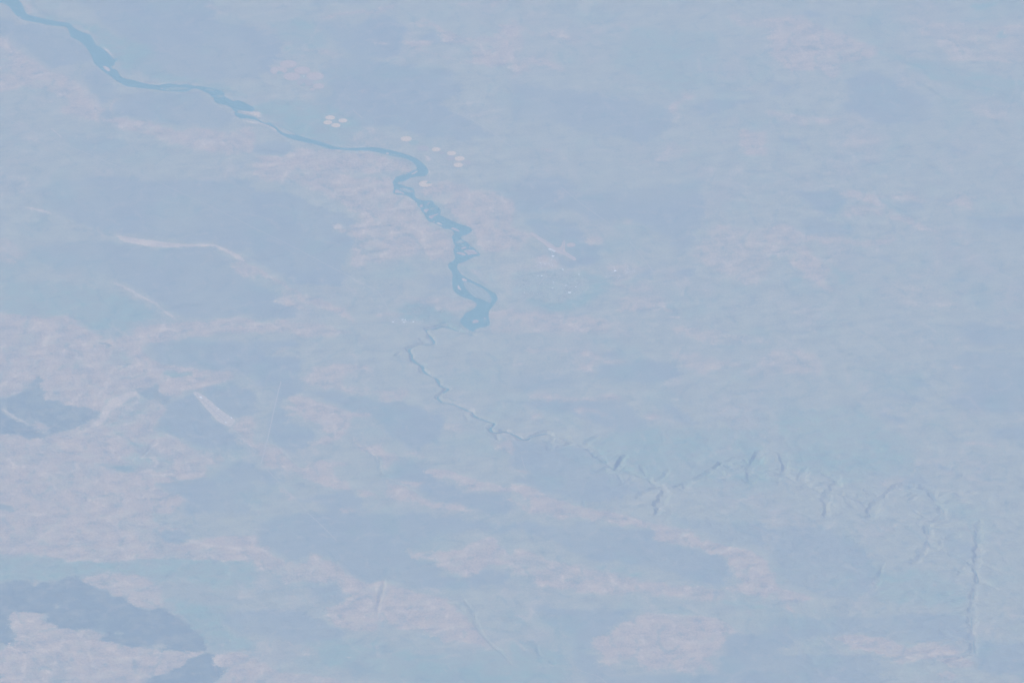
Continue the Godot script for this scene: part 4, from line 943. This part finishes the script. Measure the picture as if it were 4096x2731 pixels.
func make_heights() -> void:
	var total := (NX + 1) * (NZ + 1)
	heights.resize(total)
	shore.resize(total)
	shore.fill(2000.0)
	# where the country is cut up into hills, and where it is levelled
	var hills := Image.create_empty(256, 256, false, Image.FORMAT_L8)
	fill(hills, zone(0, 0, 1, [1900, 1620, 2500, 1740, 3100, 1660, 3700, 1830, 4300, 1850, 4300, 2900, 3200, 2900, 3000, 2330, 2500, 2120, 2000, 1850]), 1.0)
	fill(hills, zone(0, 0, 1, [1250, 2250, 1700, 2350, 2100, 2420, 2350, 2600, 2300, 2900, 1100, 2900, 1000, 2500]), 0.45)
	fill(hills, zone(0, 0, 1, [-200, 1300, 600, 1400, 900, 1750, 750, 2100, 1000, 2300, 900, 2900, -200, 2900]), 0.42)
	blur(hills, 12)
	var flat := Image.create_empty(1024, 1024, false, Image.FORMAT_L8)
	for f in round_fields():
		var c := spot(f[0][0] + f[1] / f[0][2], f[0][1] + f[2] / f[0][2])
		var e := spot(f[0][0] + (f[1] + f[3]) / f[0][2], f[0][1] + f[2] / f[0][2])
		var rad := e.x - c.x + 250.0
		var ring := PackedVector2Array()
		for k in 20:
			ring.append(Vector2(c.x + cos(k * TAU / 20) * rad, c.z + sin(k * TAU / 20) * rad))
		fill(flat, ring, 1.0)
	fill(flat, stroke(zone(2060, 860, 3.92, [180, 250, 1000, 730]), 700.0), 1.0)
	fill(flat, stroke(zone(2060, 860, 3.92, [720, 620, 800, 370]), 500.0), 1.0)
	fill(flat, stroke(tile(0, 2, [1720, 430, 2180, 800]), 900.0), 1.0)
	blur(flat, 4)
	var roll := FastNoiseLite.new()
	roll.seed = 5
	roll.frequency = 1.0 / 9000.0
	roll.fractal_octaves = 3
	var ridge := FastNoiseLite.new()
	ridge.seed = 77
	ridge.noise_type = FastNoiseLite.TYPE_SIMPLEX_SMOOTH
	ridge.frequency = 1.0 / 4200.0
	ridge.fractal_type = FastNoiseLite.FRACTAL_RIDGED
	ridge.fractal_octaves = 4
	ridge.fractal_gain = 0.45
	var hill_map := hills.get_data()
	var flat_map := flat.get_data()
	for j in NZ + 1:
		var v := float(j) / NZ
		var z := FAR_EDGE + v * (NEAR_EDGE - FAR_EDGE)
		for i in NX + 1:
			var u := float(i) / NX
			var x := WEST + u * (EAST - WEST)
			var hm := hill_map[mini(255, int(v * 256)) * 256 + mini(255, int(u * 256))] / 255.0
			var fl := flat_map[mini(1023, int(v * 1024)) * 1024 + mini(1023, int(u * 1024))] / 255.0
			var y := 8.0 + roll.get_noise_2d(x, z) * 9.0
			if hm > 0.01:
				y -= (clampf(ridge.get_noise_2d(x, z) + 0.15, 0.0, 1.2) * 62.0 + clampf(ridge.get_noise_2d(x * 2.7 + 9000.0, z * 2.7) + 0.1, 0.0, 1.2) * 30.0) * hm
			y = lerpf(y, 2.0, fl)
			var edge := minf(minf(u, 1.0 - u), minf(v, 1.0 - v)) * 40.0
			heights[j * (NX + 1) + i] = y * clampf(edge, 0.0, 1.0)
	# the river's bed
	var river := river_outline()
	var closed := river.duplicate()
	closed.append(river[0])
	near_path(closed, 700.0, func(k, d, _u): shore[k] = minf(shore[k], d))
	var inside := Image.create_empty(NX + 1, NZ + 1, false, Image.FORMAT_L8)
	var shifted := PackedVector2Array()
	for p in river:
		shifted.append(Vector2(WEST + ((p.x - WEST) / (EAST - WEST) * NX + 0.5) * (EAST - WEST) / (NX + 1), FAR_EDGE + ((p.y - FAR_EDGE) / (NEAR_EDGE - FAR_EDGE) * NZ + 0.5) * (NEAR_EDGE - FAR_EDGE) / (NZ + 1)))
	fill(inside, shifted, 1.0)
	var inner := inside.get_data()
	for k in total:
		if inner[k] > 127:
			shore[k] = -minf(shore[k], 700.0)
	for c in creeks():
		var hw: float = c[1]
		near_path(c[0], 500.0, func(k, d, _u): shore[k] = minf(shore[k], d - hw))
	for k in total:
		var s := shore[k]
		if s < 700.0:
			var bank := clampf(s * 0.06, -12.0, 4.0) - 2.0
			heights[k] = lerpf(bank, maxf(heights[k], 2.0), smoothstep(20.0, 700.0, s))
	# gorges and gullies: steep walls, a narrow floor
	var cut := PackedFloat32Array()
	cut.resize(total)
	var jag := FastNoiseLite.new()
	jag.seed = 31
	jag.frequency = 1.0 / 1500.0
	jag.fractal_octaves = 4
	var dx := (EAST - WEST) / NX
	var dz := (NEAR_EDGE - FAR_EDGE) / NZ
	for g in gorges():
		var rim: float = g[1]
		var deep: float = g[2]
		var side: bool = g[3] <= 0.0
		var path: PackedVector2Array = smooth(g[0], 1)
		near_path(path, rim * 2.0, func(k, d, u):
			var n := jag.get_noise_2d(WEST + k % (NX + 1) * dx, FAR_EDGE + k / (NX + 1) * dz)
			var small := 1.0
			if side:
				small = 0.35 + 0.65 * clampf(minf(u, 1.0 - u) * 4.0, 0.0, 1.0)
			var t: float = d / (rim * maxf(0.35, 1.0 + n * 1.5) * small)
			var deeper := clampf(0.72 + jag.get_noise_2d(u * 40000.0 + rim, deep) * 1.1, 0.35, 1.0)
			var y := -deep * (small if side else deeper if deep > 140.0 else maxf(deeper, 0.9)) * ((1.0 - smoothstep(0.34, 1.0, t)) + 0.10 * (1.0 - smoothstep(0.8, 1.9, t)))
			cut[k] = minf(cut[k], y))
	for k in total:
		if cut[k] < 0.0:
			heights[k] = minf(heights[k] + cut[k] * 0.3, minf(heights[k], 4.0) + cut[k])


func ground_mesh() -> ArrayMesh:
	var dx := (EAST - WEST) / NX
	var dz := (NEAR_EDGE - FAR_EDGE) / NZ
	var total := (NX + 1) * (NZ + 1)
	var at := PackedVector3Array()
	var up := PackedVector3Array()
	var uv := PackedVector2Array()
	at.resize(total)
	up.resize(total)
	uv.resize(total)
	var w := NX + 1
	for j in NZ + 1:
		for i in w:
			var k := j * w + i
			at[k] = Vector3(WEST + i * dx, heights[k], FAR_EDGE + j * dz)
			var sx := heights[k + (1 if i < NX else 0)] - heights[k - (1 if i > 0 else 0)]
			var sz := heights[k + (w if j < NZ else 0)] - heights[k - (w if j > 0 else 0)]
			up[k] = Vector3(-sx / (2.0 * dx), 1.0, -sz / (2.0 * dz)).normalized()
			uv[k] = Vector2(float(i) / NX, float(j) / NZ)
	var idx := PackedInt32Array()
	idx.resize(NX * NZ * 6)
	var o := 0
	for j in NZ:
		for i in NX:
			var k := j * w + i
			idx[o] = k
			idx[o + 1] = k + 1
			idx[o + 2] = k + w + 1
			idx[o + 3] = k
			idx[o + 4] = k + w + 1
			idx[o + 5] = k + w
			o += 6
	var arrays := []
	arrays.resize(Mesh.ARRAY_MAX)
	arrays[Mesh.ARRAY_VERTEX] = at
	arrays[Mesh.ARRAY_NORMAL] = up
	arrays[Mesh.ARRAY_TEX_UV] = uv
	arrays[Mesh.ARRAY_INDEX] = idx
	var m := ArrayMesh.new()
	m.add_surface_from_arrays(Mesh.PRIMITIVE_TRIANGLES, arrays)
	return m


func water_mesh() -> ArrayMesh:
	# one level sheet over every cell the river reaches; the banks rise through it
	var dx := (EAST - WEST) / NX
	var dz := (NEAR_EDGE - FAR_EDGE) / NZ
	var st := SurfaceTool.new()
	st.begin(Mesh.PRIMITIVE_TRIANGLES)
	var w := NX + 1
	var level := -2.0
	for j in NZ:
		for i in NX:
			var k := j * w + i
			if minf(minf(shore[k], shore[k + 1]), minf(shore[k + w], shore[k + w + 1])) < 0.0:
				if minf(minf(heights[k], heights[k + 1]), minf(heights[k + w], heights[k + w + 1])) < -25.0:
					continue
				var x := WEST + i * dx
				var z := FAR_EDGE + j * dz
				for p in [Vector2(0, 0), Vector2(1, 0), Vector2(1, 1), Vector2(0, 0), Vector2(1, 1), Vector2(0, 1)]:
					st.set_normal(Vector3.UP)
					st.add_vertex(Vector3(x + p.x * dx, level, z + p.y * dz))
	return st.commit()


func gorge_water(path: PackedVector2Array, half: float, deep: float) -> ArrayMesh:
	var fine := smooth(path, 2)
	var st := SurfaceTool.new()
	st.begin(Mesh.PRIMITIVE_TRIANGLES)
	var y := -deep + 14.0
	var rows := []
	for i in fine.size():
		var d := (fine[mini(i + 1, fine.size() - 1)] - fine[maxi(i - 1, 0)]).normalized()
		# pools widened where the gorge runs towards the camera, standing in for its shade
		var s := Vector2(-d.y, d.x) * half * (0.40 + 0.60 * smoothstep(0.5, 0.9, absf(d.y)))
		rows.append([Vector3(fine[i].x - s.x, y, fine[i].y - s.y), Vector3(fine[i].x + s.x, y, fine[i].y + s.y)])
	for i in rows.size() - 1:
		for p in [rows[i][0], rows[i + 1][0], rows[i + 1][1], rows[i][0], rows[i + 1][1], rows[i][1]]:
			st.set_normal(Vector3.UP)
			st.add_vertex(p)
	return st.commit()


func centred(poly: PackedVector2Array) -> Array:
	var c := Vector2.ZERO
	for p in poly:
		c += p
	c /= poly.size()
	var out := PackedVector2Array()
	for p in poly:
		out.append(p - c)
	return [c, out]


func frayed(poly: PackedVector2Array, by: float) -> PackedVector2Array:
	var out := PackedVector2Array()
	for p in smooth(poly, 2, true):
		out.append(p + Vector2(rng.randf_range(-by, by), rng.randf_range(-by, by)))
	return out


func disc(radius: float, top: float, from := 0.0, to := 1.0) -> ArrayMesh:
	var poly := PackedVector2Array()
	if to - from < 0.999:
		poly.append(Vector2.ZERO)
	var n := maxi(8, int(56 * (to - from)))
	for k in (n if to - from > 0.999 else n + 1):
		var a := TAU * (from + (to - from) * k / n)
		poly.append(Vector2(cos(a), sin(a)) * radius)
	return slab(poly, top, 0.0, 4.0)


func gabled(l: float, w: float, h: float, rise: float, roof: bool) -> ArrayMesh:
	# one half of a shed: its walls, or its pitched roof with eaves
	var st := SurfaceTool.new()
	st.begin(Mesh.PRIMITIVE_TRIANGLES)
	st.set_smooth_group(-1)
	var quad := func(a, b, c, d):
		for p in [a, b, c, a, c, d]:
			st.add_vertex(p)
	if roof:
		var e := 1.2
		var L := l / 2 + e
		var W := w / 2 + e
		var drop := -rise * e / (w / 2)
		for y in [0.0, 0.35]:
			var a := Vector3(-L, h + drop + y, -W)
			var b := Vector3(L, h + drop + y, -W)
			var c := Vector3(L, h + rise + y, 0)
			var d := Vector3(-L, h + rise + y, 0)
			quad.call(a, b, c, d)
			quad.call(d, c, Vector3(L, h + drop + y, W), Vector3(-L, h + drop + y, W))
	else:
		var L := l / 2
		var W := w / 2
		quad.call(Vector3(-L, h, W), Vector3(L, h, W), Vector3(L, -2, W), Vector3(-L, -2, W))
		quad.call(Vector3(L, h, -W), Vector3(-L, h, -W), Vector3(-L, -2, -W), Vector3(L, -2, -W))
		quad.call(Vector3(L, h, W), Vector3(L, h, -W), Vector3(L, -2, -W), Vector3(L, -2, W))
		quad.call(Vector3(-L, h, -W), Vector3(-L, h, W), Vector3(-L, -2, W), Vector3(-L, -2, -W))
		for s in [-1.0, 1.0]:
			for p in [Vector3(s * L, h, s * W), Vector3(s * L, h + rise * 0.98, 0), Vector3(s * L, h, -s * W)]:
				st.add_vertex(p)
	st.generate_normals()
	return st.commit()


func shed(px: float, py: float, l: float, w: float, turn: float, label: String, group: String, mats: Array) -> void:
	var p := spot(px, py)
	var t := thing("large_building", Vector3(p.x, ground_at(p.x, p.z), p.z), label, "building", group)
	t.rotation.y = turn
	show_mesh("wall", gabled(l, w, 8.0, 5.0, false), mats[0], t)
	show_mesh("roof", gabled(l, w, 8.0, 5.0, true), mats[1], t)


func scatter(called: String, mesh: Mesh, mat: Material, areas: Array, size: Vector2, label: String, category: String) -> void:
	# many small alike things too far away to tell apart, as one object
	var clumps := FastNoiseLite.new()
	clumps.seed = 17
	clumps.frequency = 1.0 / 900.0
	clumps.fractal_octaves = 3
	var spots := []
	for a in areas:
		var box := Rect2(a[0][0], Vector2.ZERO)
		for p in a[0]:
			box = box.expand(p)
		var left: int = a[1]
		while left > 0:
			var p := Vector2(rng.randf_range(box.position.x, box.end.x), rng.randf_range(box.position.y, box.end.y))
			if not Geometry2D.is_point_in_polygon(p, a[0]):
				continue
			var rim := INF
			for k in a[0].size():
				rim = minf(rim, p.distance_to(Geometry2D.get_closest_point_to_segment(p, a[0][k], a[0][(k + 1) % a[0].size()])))
			left -= 1
			if rng.randf() < clampf(rim / 500.0, 0.0, 1.0) * clampf(clumps.get_noise_2d(p.x, p.y) * 2.2 + 0.45, 0.02, 1.0):
				spots.append(p)
	var mm := MultiMesh.new()
	mm.transform_format = MultiMesh.TRANSFORM_3D
	mm.mesh = mesh
	mm.instance_count = spots.size()
	for i in spots.size():
		var s := rng.randf_range(size.x, size.y)
		var b := Basis(Vector3.UP, rng.randf() * TAU).scaled(Vector3(s, s * rng.randf_range(0.8, 1.1), s))
		mm.set_instance_transform(i, Transform3D(b, Vector3(spots[i].x, ground_at(spots[i].x, spots[i].y), spots[i].y)))
	var o := MultiMeshInstance3D.new()
	o.name = called
	o.multimesh = mm
	o.material_override = mat
	add_child(o)
	tag(o, label, category)
	o.set_meta("kind", "stuff")


func crown_mesh() -> ArrayMesh:
	# a lumpy tree crown one metre across
	var n := FastNoiseLite.new()
	n.seed = 9
	n.frequency = 1.3
	var st := SurfaceTool.new()
	st.begin(Mesh.PRIMITIVE_TRIANGLES)
	st.set_smooth_group(-1)
	var pt := func(a: int, b: int) -> Vector3:
		var th := PI * 0.62 * a / 4.0
		var ph := TAU * (b % 7) / 7.0
		var d := Vector3(sin(th) * cos(ph), cos(th), sin(th) * sin(ph))
		return d * (0.5 + 0.16 * n.get_noise_3dv(d)) * Vector3(1, 0.8, 1) + Vector3(0, 0.3, 0)
	for a in 4:
		for b in 7:
			for p in [pt.call(a, b), pt.call(a, b + 1), pt.call(a + 1, b + 1), pt.call(a, b), pt.call(a + 1, b + 1), pt.call(a + 1, b)]:
				st.add_vertex(p)
	st.generate_normals()
	return st.commit()


func _ready() -> void:
	# ----- camera, sky, sun, haze, exposure -----
	var e := deg_to_rad(TILT)
	var cam := Camera3D.new()
	cam.name = "camera"
	add_child(cam)
	cam.position = Vector3(0, RANGE * sin(e), RANGE * cos(e))
	cam.look_at(Vector3.ZERO)
	cam.fov = FOV
	cam.near = 1000.0
	cam.far = 2000000.0
	var env := Environment.new()
	env.background_mode = Environment.BG_SKY
	var air := ProceduralSkyMaterial.new()
	air.sky_top_color = Color(0.24, 0.36, 0.55)
	air.sky_horizon_color = Color(0.58, 0.65, 0.74)
	air.ground_bottom_color = Color(0.44, 0.48, 0.52)
	air.ground_horizon_color = Color(0.52, 0.58, 0.66)
	var sky := Sky.new()
	sky.sky_material = air
	env.sky = sky
	env.tonemap_mode = Environment.TONE_MAPPER_LINEAR
	env.tonemap_exposure = 2.33
	env.fog_enabled = true
	env.fog_density = 1.12e-6
	env.fog_light_color = Color(0.738, 0.829, 0.964)
	env.sdfgi_enabled = true
	env.ssao_enabled = true
	env.ssil_enabled = true
	var we := WorldEnvironment.new()
	we.name = "world_environment"
	we.environment = env
	add_child(we)
	var sun := DirectionalLight3D.new()
	sun.name = "sun"
	add_child(sun)
	sun.light_energy = 1.6
	sun.light_color = Color(1.0, 0.985, 0.935)
	sun.light_angular_distance = 0.5
	sun.shadow_enabled = true
	sun.look_at_from_position(Vector3(-100, 118, 6), Vector3.ZERO)

	# ----- the ground -----
	rng.seed = 2024
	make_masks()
	make_heights()
	var soil := earth(Color(1, 1, 1))
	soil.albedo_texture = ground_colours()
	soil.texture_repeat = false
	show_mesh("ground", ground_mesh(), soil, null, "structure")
	var plain_mat := mottled(Color(0.135, 0.135, 0.10), 0.25, 30000.0, 3)
	var wide := 900000.0
	for q in [[-wide, -wide, wide, FAR_EDGE], [-wide, NEAR_EDGE, wide, wide], [-wide, FAR_EDGE, WEST, NEAR_EDGE], [EAST, FAR_EDGE, wide, NEAR_EDGE]]:
		var pm := PlaneMesh.new()
		pm.size = Vector2(q[2] - q[0], q[3] - q[1])
		var o := show_mesh("plain", pm, plain_mat, null, "structure")
		o.position = Vector3((q[0] + q[2]) / 2, 0, (q[1] + q[3]) / 2)

	# ----- water -----
	var water := earth(Color(0.024, 0.100, 0.072), 0.3)
	water.metallic_specular = 0.35
	show_mesh("river", water_mesh(), water, null, "structure")
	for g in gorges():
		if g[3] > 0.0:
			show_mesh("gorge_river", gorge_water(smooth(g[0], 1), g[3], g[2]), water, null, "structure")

	# ----- islands -----
	var shores := [
		mottled(Color(0.27, 0.205, 0.145), 0.2, 900.0, 61),
		mottled(Color(0.125, 0.145, 0.105), 0.3, 700.0, 62),
		mottled(Color(0.095, 0.14, 0.10), 0.25, 700.0, 63),
		mottled(Color(0.20, 0.155, 0.115), 0.3, 600.0, 64)]
	for i in islands():
		var poly := zone(i[0][0], i[0][1], i[0][2], i[1])
		var c := centred(frayed(poly, 12.0))
		var o := show_mesh("island", slab(c[1], 2.5, -9.0, 14.0), shores[i[2]])
		o.position = Vector3(c[0].x, 0, c[0].y)
		tag(o, i[3], "island", i[4])

	# ----- round irrigated fields -----
	var crops := [
		mottled(Color(0.350, 0.246, 0.138), 0.20, 500.0, 71),
		mottled(Color(0.248, 0.176, 0.118), 0.18, 600.0, 72),
		mottled(Color(0.180, 0.146, 0.106), 0.14, 600.0, 73),
		mottled(Color(0.118, 0.150, 0.098), 0.15, 500.0, 74)]
	for f in round_fields():
		var c := spot(f[0][0] + f[1] / f[0][2], f[0][1] + f[2] / f[0][2])
		var r := spot(f[0][0] + (f[1] + f[3]) / f[0][2], f[0][1] + f[2] / f[0][2]).x - c.x
		var lift: float = 4.0 + used_names.get("round_field", 0) % 4 * 1.2
		var o := thing("round_field", Vector3(c.x, lift, c.z), f[5], "field", f[6])
		show_mesh("soil", disc(r, 1.0), crops[f[4]], o)
		if f.size() > 7:
			var s := show_mesh("crop_sector", disc(r * 0.97, 2.5, f[8] / TAU * 2.0, f[9] / TAU * 2.0), crops[f[7]], o)
			s.set_meta("label", "green sector of the field under crop")

	# ----- airfields and airstrips -----
	var cleared := mottled(Color(0.255, 0.182, 0.122), 0.16, 800.0, 81)
	var bright := mottled(Color(0.262, 0.206, 0.142), 0.3, 700.0, 82)
	var tarmac := earth(Color(0.185, 0.16, 0.13), 0.9)
	var concrete := earth(Color(0.33, 0.30, 0.26), 0.9)
	var home := spot(2060 + 600 / 3.92, 860 + 490 / 3.92)
	var base := Vector2(home.x, home.z)
	var field := thing("airfield", Vector3(home.x, 4.0, home.z), "reddish forked airfield clearing with two runways beside the town", "airfield")
	var local := func(pts: PackedVector2Array) -> PackedVector2Array:
		var out := PackedVector2Array()
		for p in pts:
			out.append(p - base)
		return out
	show_mesh("clearing", slab(frayed(local.call(zone(2060, 860, 3.92, [225, 285, 262, 272, 330, 305, 480, 395, 600, 470, 660, 510, 700, 505, 730, 480, 752, 398, 800, 400, 770, 555, 860, 615, 970, 680, 950, 715, 915, 710, 780, 620, 640, 585, 560, 540, 400, 410, 300, 340])), 8.0), 1.0, -3.0, 6.0), cleared, field)
	show_mesh("runway", slab(stroke(local.call(zone(2060, 860, 3.92, [340, 335, 930, 690])), 32.0), 2.2, 0.0, 1.0), tarmac, field)
	show_mesh("runway", slab(stroke(local.call(zone(2060, 860, 3.92, [735, 590, 776, 405])), 26.0), 3.4, 0.0, 1.0), tarmac, field)
	show_mesh("apron", slab(local.call(zone(2060, 860, 3.92, [560, 520, 640, 560, 620, 585, 555, 545])), 2.4, 0.0, 1.0), concrete, field)
	home = spot(1950 / 2.2959, 2 * 683 + 620 / 2.2959)
	base = Vector2(home.x, home.z)
	var field2 := thing("airfield", Vector3(home.x, 4.0, home.z), "pale tapering airfield clearing with one runway at the edge of the bare upland", "airfield")
	var local2 := func(pts: PackedVector2Array) -> PackedVector2Array:
		var out := PackedVector2Array()
		for p in pts:
			out.append(p - base)
		return out
	show_mesh("clearing", slab(frayed(local2.call(tile(0, 2, [1758, 466, 1800, 458, 1870, 495, 1930, 545, 1995, 608, 2060, 652, 2110, 690, 2165, 718, 2140, 760, 2110, 790, 2060, 765, 1985, 725, 1960, 690, 1900, 630, 1830, 540])), 10.0), 1.0, -3.0, 6.0), bright, field2)
	show_mesh("runway", slab(stroke(local2.call(tile(0, 2, [1800, 478, 2080, 750])), 30.0), 2.2, 0.0, 1.0), tarmac, field2)
	show_mesh("taxiway", slab(stroke(local2.call(tile(0, 2, [1990, 640, 2100, 725])), 22.0), 3.2, 0.0, 1.0), tarmac, field2)
	show_mesh("apron", slab(local2.call(tile(0, 2, [1822, 500, 1850, 505, 1862, 528, 1840, 522])), 2.6, 0.0, 1.0), concrete, field2)
	var strips := [
		[tile(0, 0, [465, 1180, 565, 1265]), 45.0, "pale dirt airstrip alone in the bush beyond the dry valley"],
		[tile(1, 0, [886, 1010, 980, 1090]), 26.0, "thin pale airstrip in grey woodland beside the cluster of four fields"],
		[tile(1, 1, [885, 990, 990, 1050]), 30.0, "short reddish airstrip on the plain between river and dry valley"]]
	for s in strips:
		var c := centred(s[0])
		var p := Vector3(c[0].x, ground_at(c[0].x, c[0].y) + 3.0, c[0].y)
		var o := thing("airstrip", p, s[2], "airstrip")
		show_mesh("runway", slab(stroke(c[1], s[1]), 4.0, -6.0, 2.0), bright, o)

	# ----- roads -----
	var dirt := earth(Color(0.215, 0.19, 0.14), 1.0)
	var roads := [
		[tile(0, 0, [-60, 1020, 300, 1215, 700, 1370, 1200, 1580]), 26.0],
		[tile(0, 1, [1200, -10, 1700, 220, 2050, 385, 2351, 535]), 26.0],
		[tile(1, 1, [0, 533, 230, 645, 440, 752, 720, 900, 1120, 1110]), 26.0],
		[tile(1, 2, [228, 365, 200, 470, 160, 640, 120, 830, 45, 1120]), 32.0],
		[tile(1, 2, [100, 1180, 180, 1260, 330, 1430, 470, 1560]), 22.0],
		[tile(1, 3, [470, 0, 610, 130, 740, 260]), 24.0],
		[tile(1, 0, [1800, 1020, 1960, 1090, 2130, 1185, 2240, 1275, 2351, 1350]), 26.0],
		[tile(2, 1, [450, 150, 620, 290, 730, 370, 900, 490]), 28.0],
		[tile(2, 1, [1080, 650, 1200, 790, 1320, 960]), 26.0],
		[tile(2, 3, [600, 1440, 680, 1475, 790, 1500, 880, 1575]), 26.0],
		[zone(2060, 860, 3.92, [560, 545, 600, 650, 520, 760, 480, 900, 420, 1050, 250, 1250, 40, 1420, -300, 1560]), 20.0],
		[zone(2060, 860, 3.92, [420, 1050, 760, 1105, 1000, 1110, 1400, 1060, 1800, 900, 2100, 820]), 20.0],
		[tile(1, 1, [1120, 1110, 1180, 1200, 1230, 1330, 1340, 1385, 1480, 1400, 1640, 1440]), 22.0],
		[tile(0, 2, [2100, 770, 2200, 860, 2290, 960, 2351, 1010]), 22.0],
		[zone(1840, 1580, 3.92, [470, 680, 570, 715, 715, 780, 860, 870]), 22.0],
		[zone(1840, 1580, 3.92, [965, 960, 1010, 1120, 1030, 1170]), 20.0],
		[tile(0, 3, [2180, 650, 2220, 695, 2351, 690]), 24.0],
		[tile(1, 3, [0, 735, 60, 715, 70, 695, 30, 680]), 24.0],
		[tile(1, 2, [1560, 590, 1760, 680, 1900, 770, 2150, 880, 2210, 915]), 20.0]]
	for r in roads:
		show_mesh("road", ribbon(smooth(r[0], 1), r[1], 3.0), dirt, null, "structure")

	# ----- the waterfall -----
	var lip := smooth(zone(1640, 1080, 5.2267, [1330, 1290, 1250, 1262, 1180, 1225, 1090, 1165]), 1)
	var falls := SurfaceTool.new()
	falls.begin(Mesh.PRIMITIVE_TRIANGLES)
	var mid := lip[lip.size() / 2]
	for i in lip.size() - 1:
		var a := lip[i] - mid
		var b := lip[i + 1] - mid
		var out := Vector2(-0.35, 0.94) * 30.0
		for s in [[0.0, 0.0, 0.45, -18.0], [0.45, -18.0, 0.8, -55.0], [0.8, -55.0, 1.0, -108.0]]:
			var p0 := Vector3(a.x + out.x * s[0], s[1], a.y + out.y * s[0])
			var p1 := Vector3(b.x + out.x * s[0], s[1], b.y + out.y * s[0])
			var p2 := Vector3(b.x + out.x * s[2], s[3], b.y + out.y * s[2])
			var p3 := Vector3(a.x + out.x * s[2], s[3], a.y + out.y * s[2])
			for p in [p0, p1, p2, p0, p2, p3]:
				falls.add_vertex(p)
	falls.generate_normals()
	var fo := show_mesh("waterfall", falls.commit(), earth(Color(0.45, 0.48, 0.48), 0.6))
	fo.position = Vector3(mid.x, -1.0, mid.y)
	tag(fo, "long thin white waterfall where the broad river drops into the gorge", "waterfall")

	# ----- bright roofs one can pick out -----
	var sheds := [earth(Color(0.45, 0.42, 0.38), 0.9), earth(Color(0.62, 0.60, 0.57), 0.5)]
	var town := "bright sheet-metal roof standing out in the green town"
	var tg := "bright roofs in the green town"
	var M := [2060.0, 860.0, 3.92]
	for b in [
		[543, 538, 130, 80, "large white-roofed terminal at the edge of the forked airfield", ""],
		[597, 647, 150, 100, "brightest white-roofed warehouse between the forked airfield and the town", ""],
		[752, 855, 90, 60, "white-roofed shed at the corner of the reddish housing area", ""],
		[1573, 875, 140, 90, "white-roofed hall standing alone in the outlying reddish suburb", ""],
		[855, 1215, 190, 90, "cream-roofed factory hall, the broadest roof in the green town", ""],
		[420, 955, 80, 60, town, tg], [362, 955, 70, 50, town, tg], [600, 1055, 80, 50, town, tg],
		[1005, 932, 60, 60, town, tg], [955, 1128, 80, 50, town, tg], [590, 1150, 90, 50, town, tg],
		[150, 1218, 90, 60, town, tg], [470, 770, 60, 40, town, tg], [800, 1105, 120, 40, town, tg]]:
		shed(M[0] + b[0] / M[2], M[1] + b[1] / M[2], b[2], b[3], rng.randf_range(-0.6, 0.6), b[4], b[5], sheds)
	var resort := "bright roof in the small settlement beside the gorge head"
	var vg := "bright roofs beside the gorge head"
	for b in [[1255, 1390], [1345, 1368], [1356, 1392], [1370, 1370], [1443, 1388]]:
		shed(1024 + b[0] / 2.2959, 683 + b[1] / 2.2959, 95, 60, rng.randf_range(-0.6, 0.6), resort, vg, sheds)
	shed(1640 + 1035 / 5.2267, 1080 + 1278 / 5.2267, 70, 50, 0.3, "lone white roof on the headland facing the falls", "", sheds)
	for b in [[1838, 512, "white-roofed hangar at the narrow end of the pale airfield", 200], [2072, 744, "white-roofed terminal at the broad end of the pale airfield", 140], [2122, 700, "white-roofed shed beyond the runway of the pale airfield", 110], [2002, 616, "small white-roofed shed halfway along the pale airfield", 70]]:
		shed(b[0] / 2.2959, 1366 + b[1] / 2.2959, b[3], 60, -0.8, b[2], "", sheds)
	shed(1050 + 1290 / 7.84, 220 + 662 / 7.84, 90, 40, 0.2, "pale farm shed in the gap between round fields of the cluster of eight", "", sheds)

	# ----- what nobody could count from up here -----
	var house := gabled(1.0, 0.7, 0.22, 0.14, false)
	var sf := SurfaceTool.new()
	sf.append_from(house, 0, Transform3D.IDENTITY)
	sf.append_from(gabled(1.0, 0.7, 0.22, 0.14, true), 0, Transform3D(Basis.IDENTITY.scaled(Vector3(0.31, 1, 0.38)), Vector3(0, 0.02, 0)))
	scatter("town_houses", sf.commit(), earth(Color(0.42, 0.37, 0.32), 0.8), [
		[zone(2060, 860, 3.92, [260, 640, 480, 600, 640, 700, 780, 860, 560, 900, 300, 820]), 1700],
		[zone(2060, 860, 3.92, [40, 900, 600, 900, 1100, 950, 1100, 1150, 900, 1300, 300, 1300, 0, 1200]), 1300],
		[zone(2060, 860, 3.92, [1440, 780, 1800, 720, 1960, 880, 1700, 1050, 1400, 1000]), 1300],
		[tile(1, 1, [1220, 1360, 1480, 1350, 1520, 1400, 1250, 1420]), 700]],
		Vector2(10, 24), "speckle of small pale houses in the town and its suburbs", "houses")
	scatter("town_trees", crown_mesh(), mottled(Color(0.07, 0.105, 0.065), 0.3, 200.0, 91), [
		[zone(2060, 860, 3.92, [0, 860, 600, 860, 1150, 930, 1150, 1180, 900, 1350, 700, 1500, 300, 1400, 0, 1250]), 5000],
		[tile(1, 1, [1300, 1200, 1650, 1230, 1950, 1390, 1950, 1490, 1700, 1420, 1400, 1400]), 2500],
		[zone(1640, 1080, 5.2267, [1100, 260, 1240, 250, 1400, 330, 1560, 410, 1650, 490, 1700, 600, 1660, 690, 1480, 595, 1270, 495, 1150, 340]), 1800]],
		Vector2(12, 30), "shade trees of the town, the falls' rainforest and the great island", "trees")
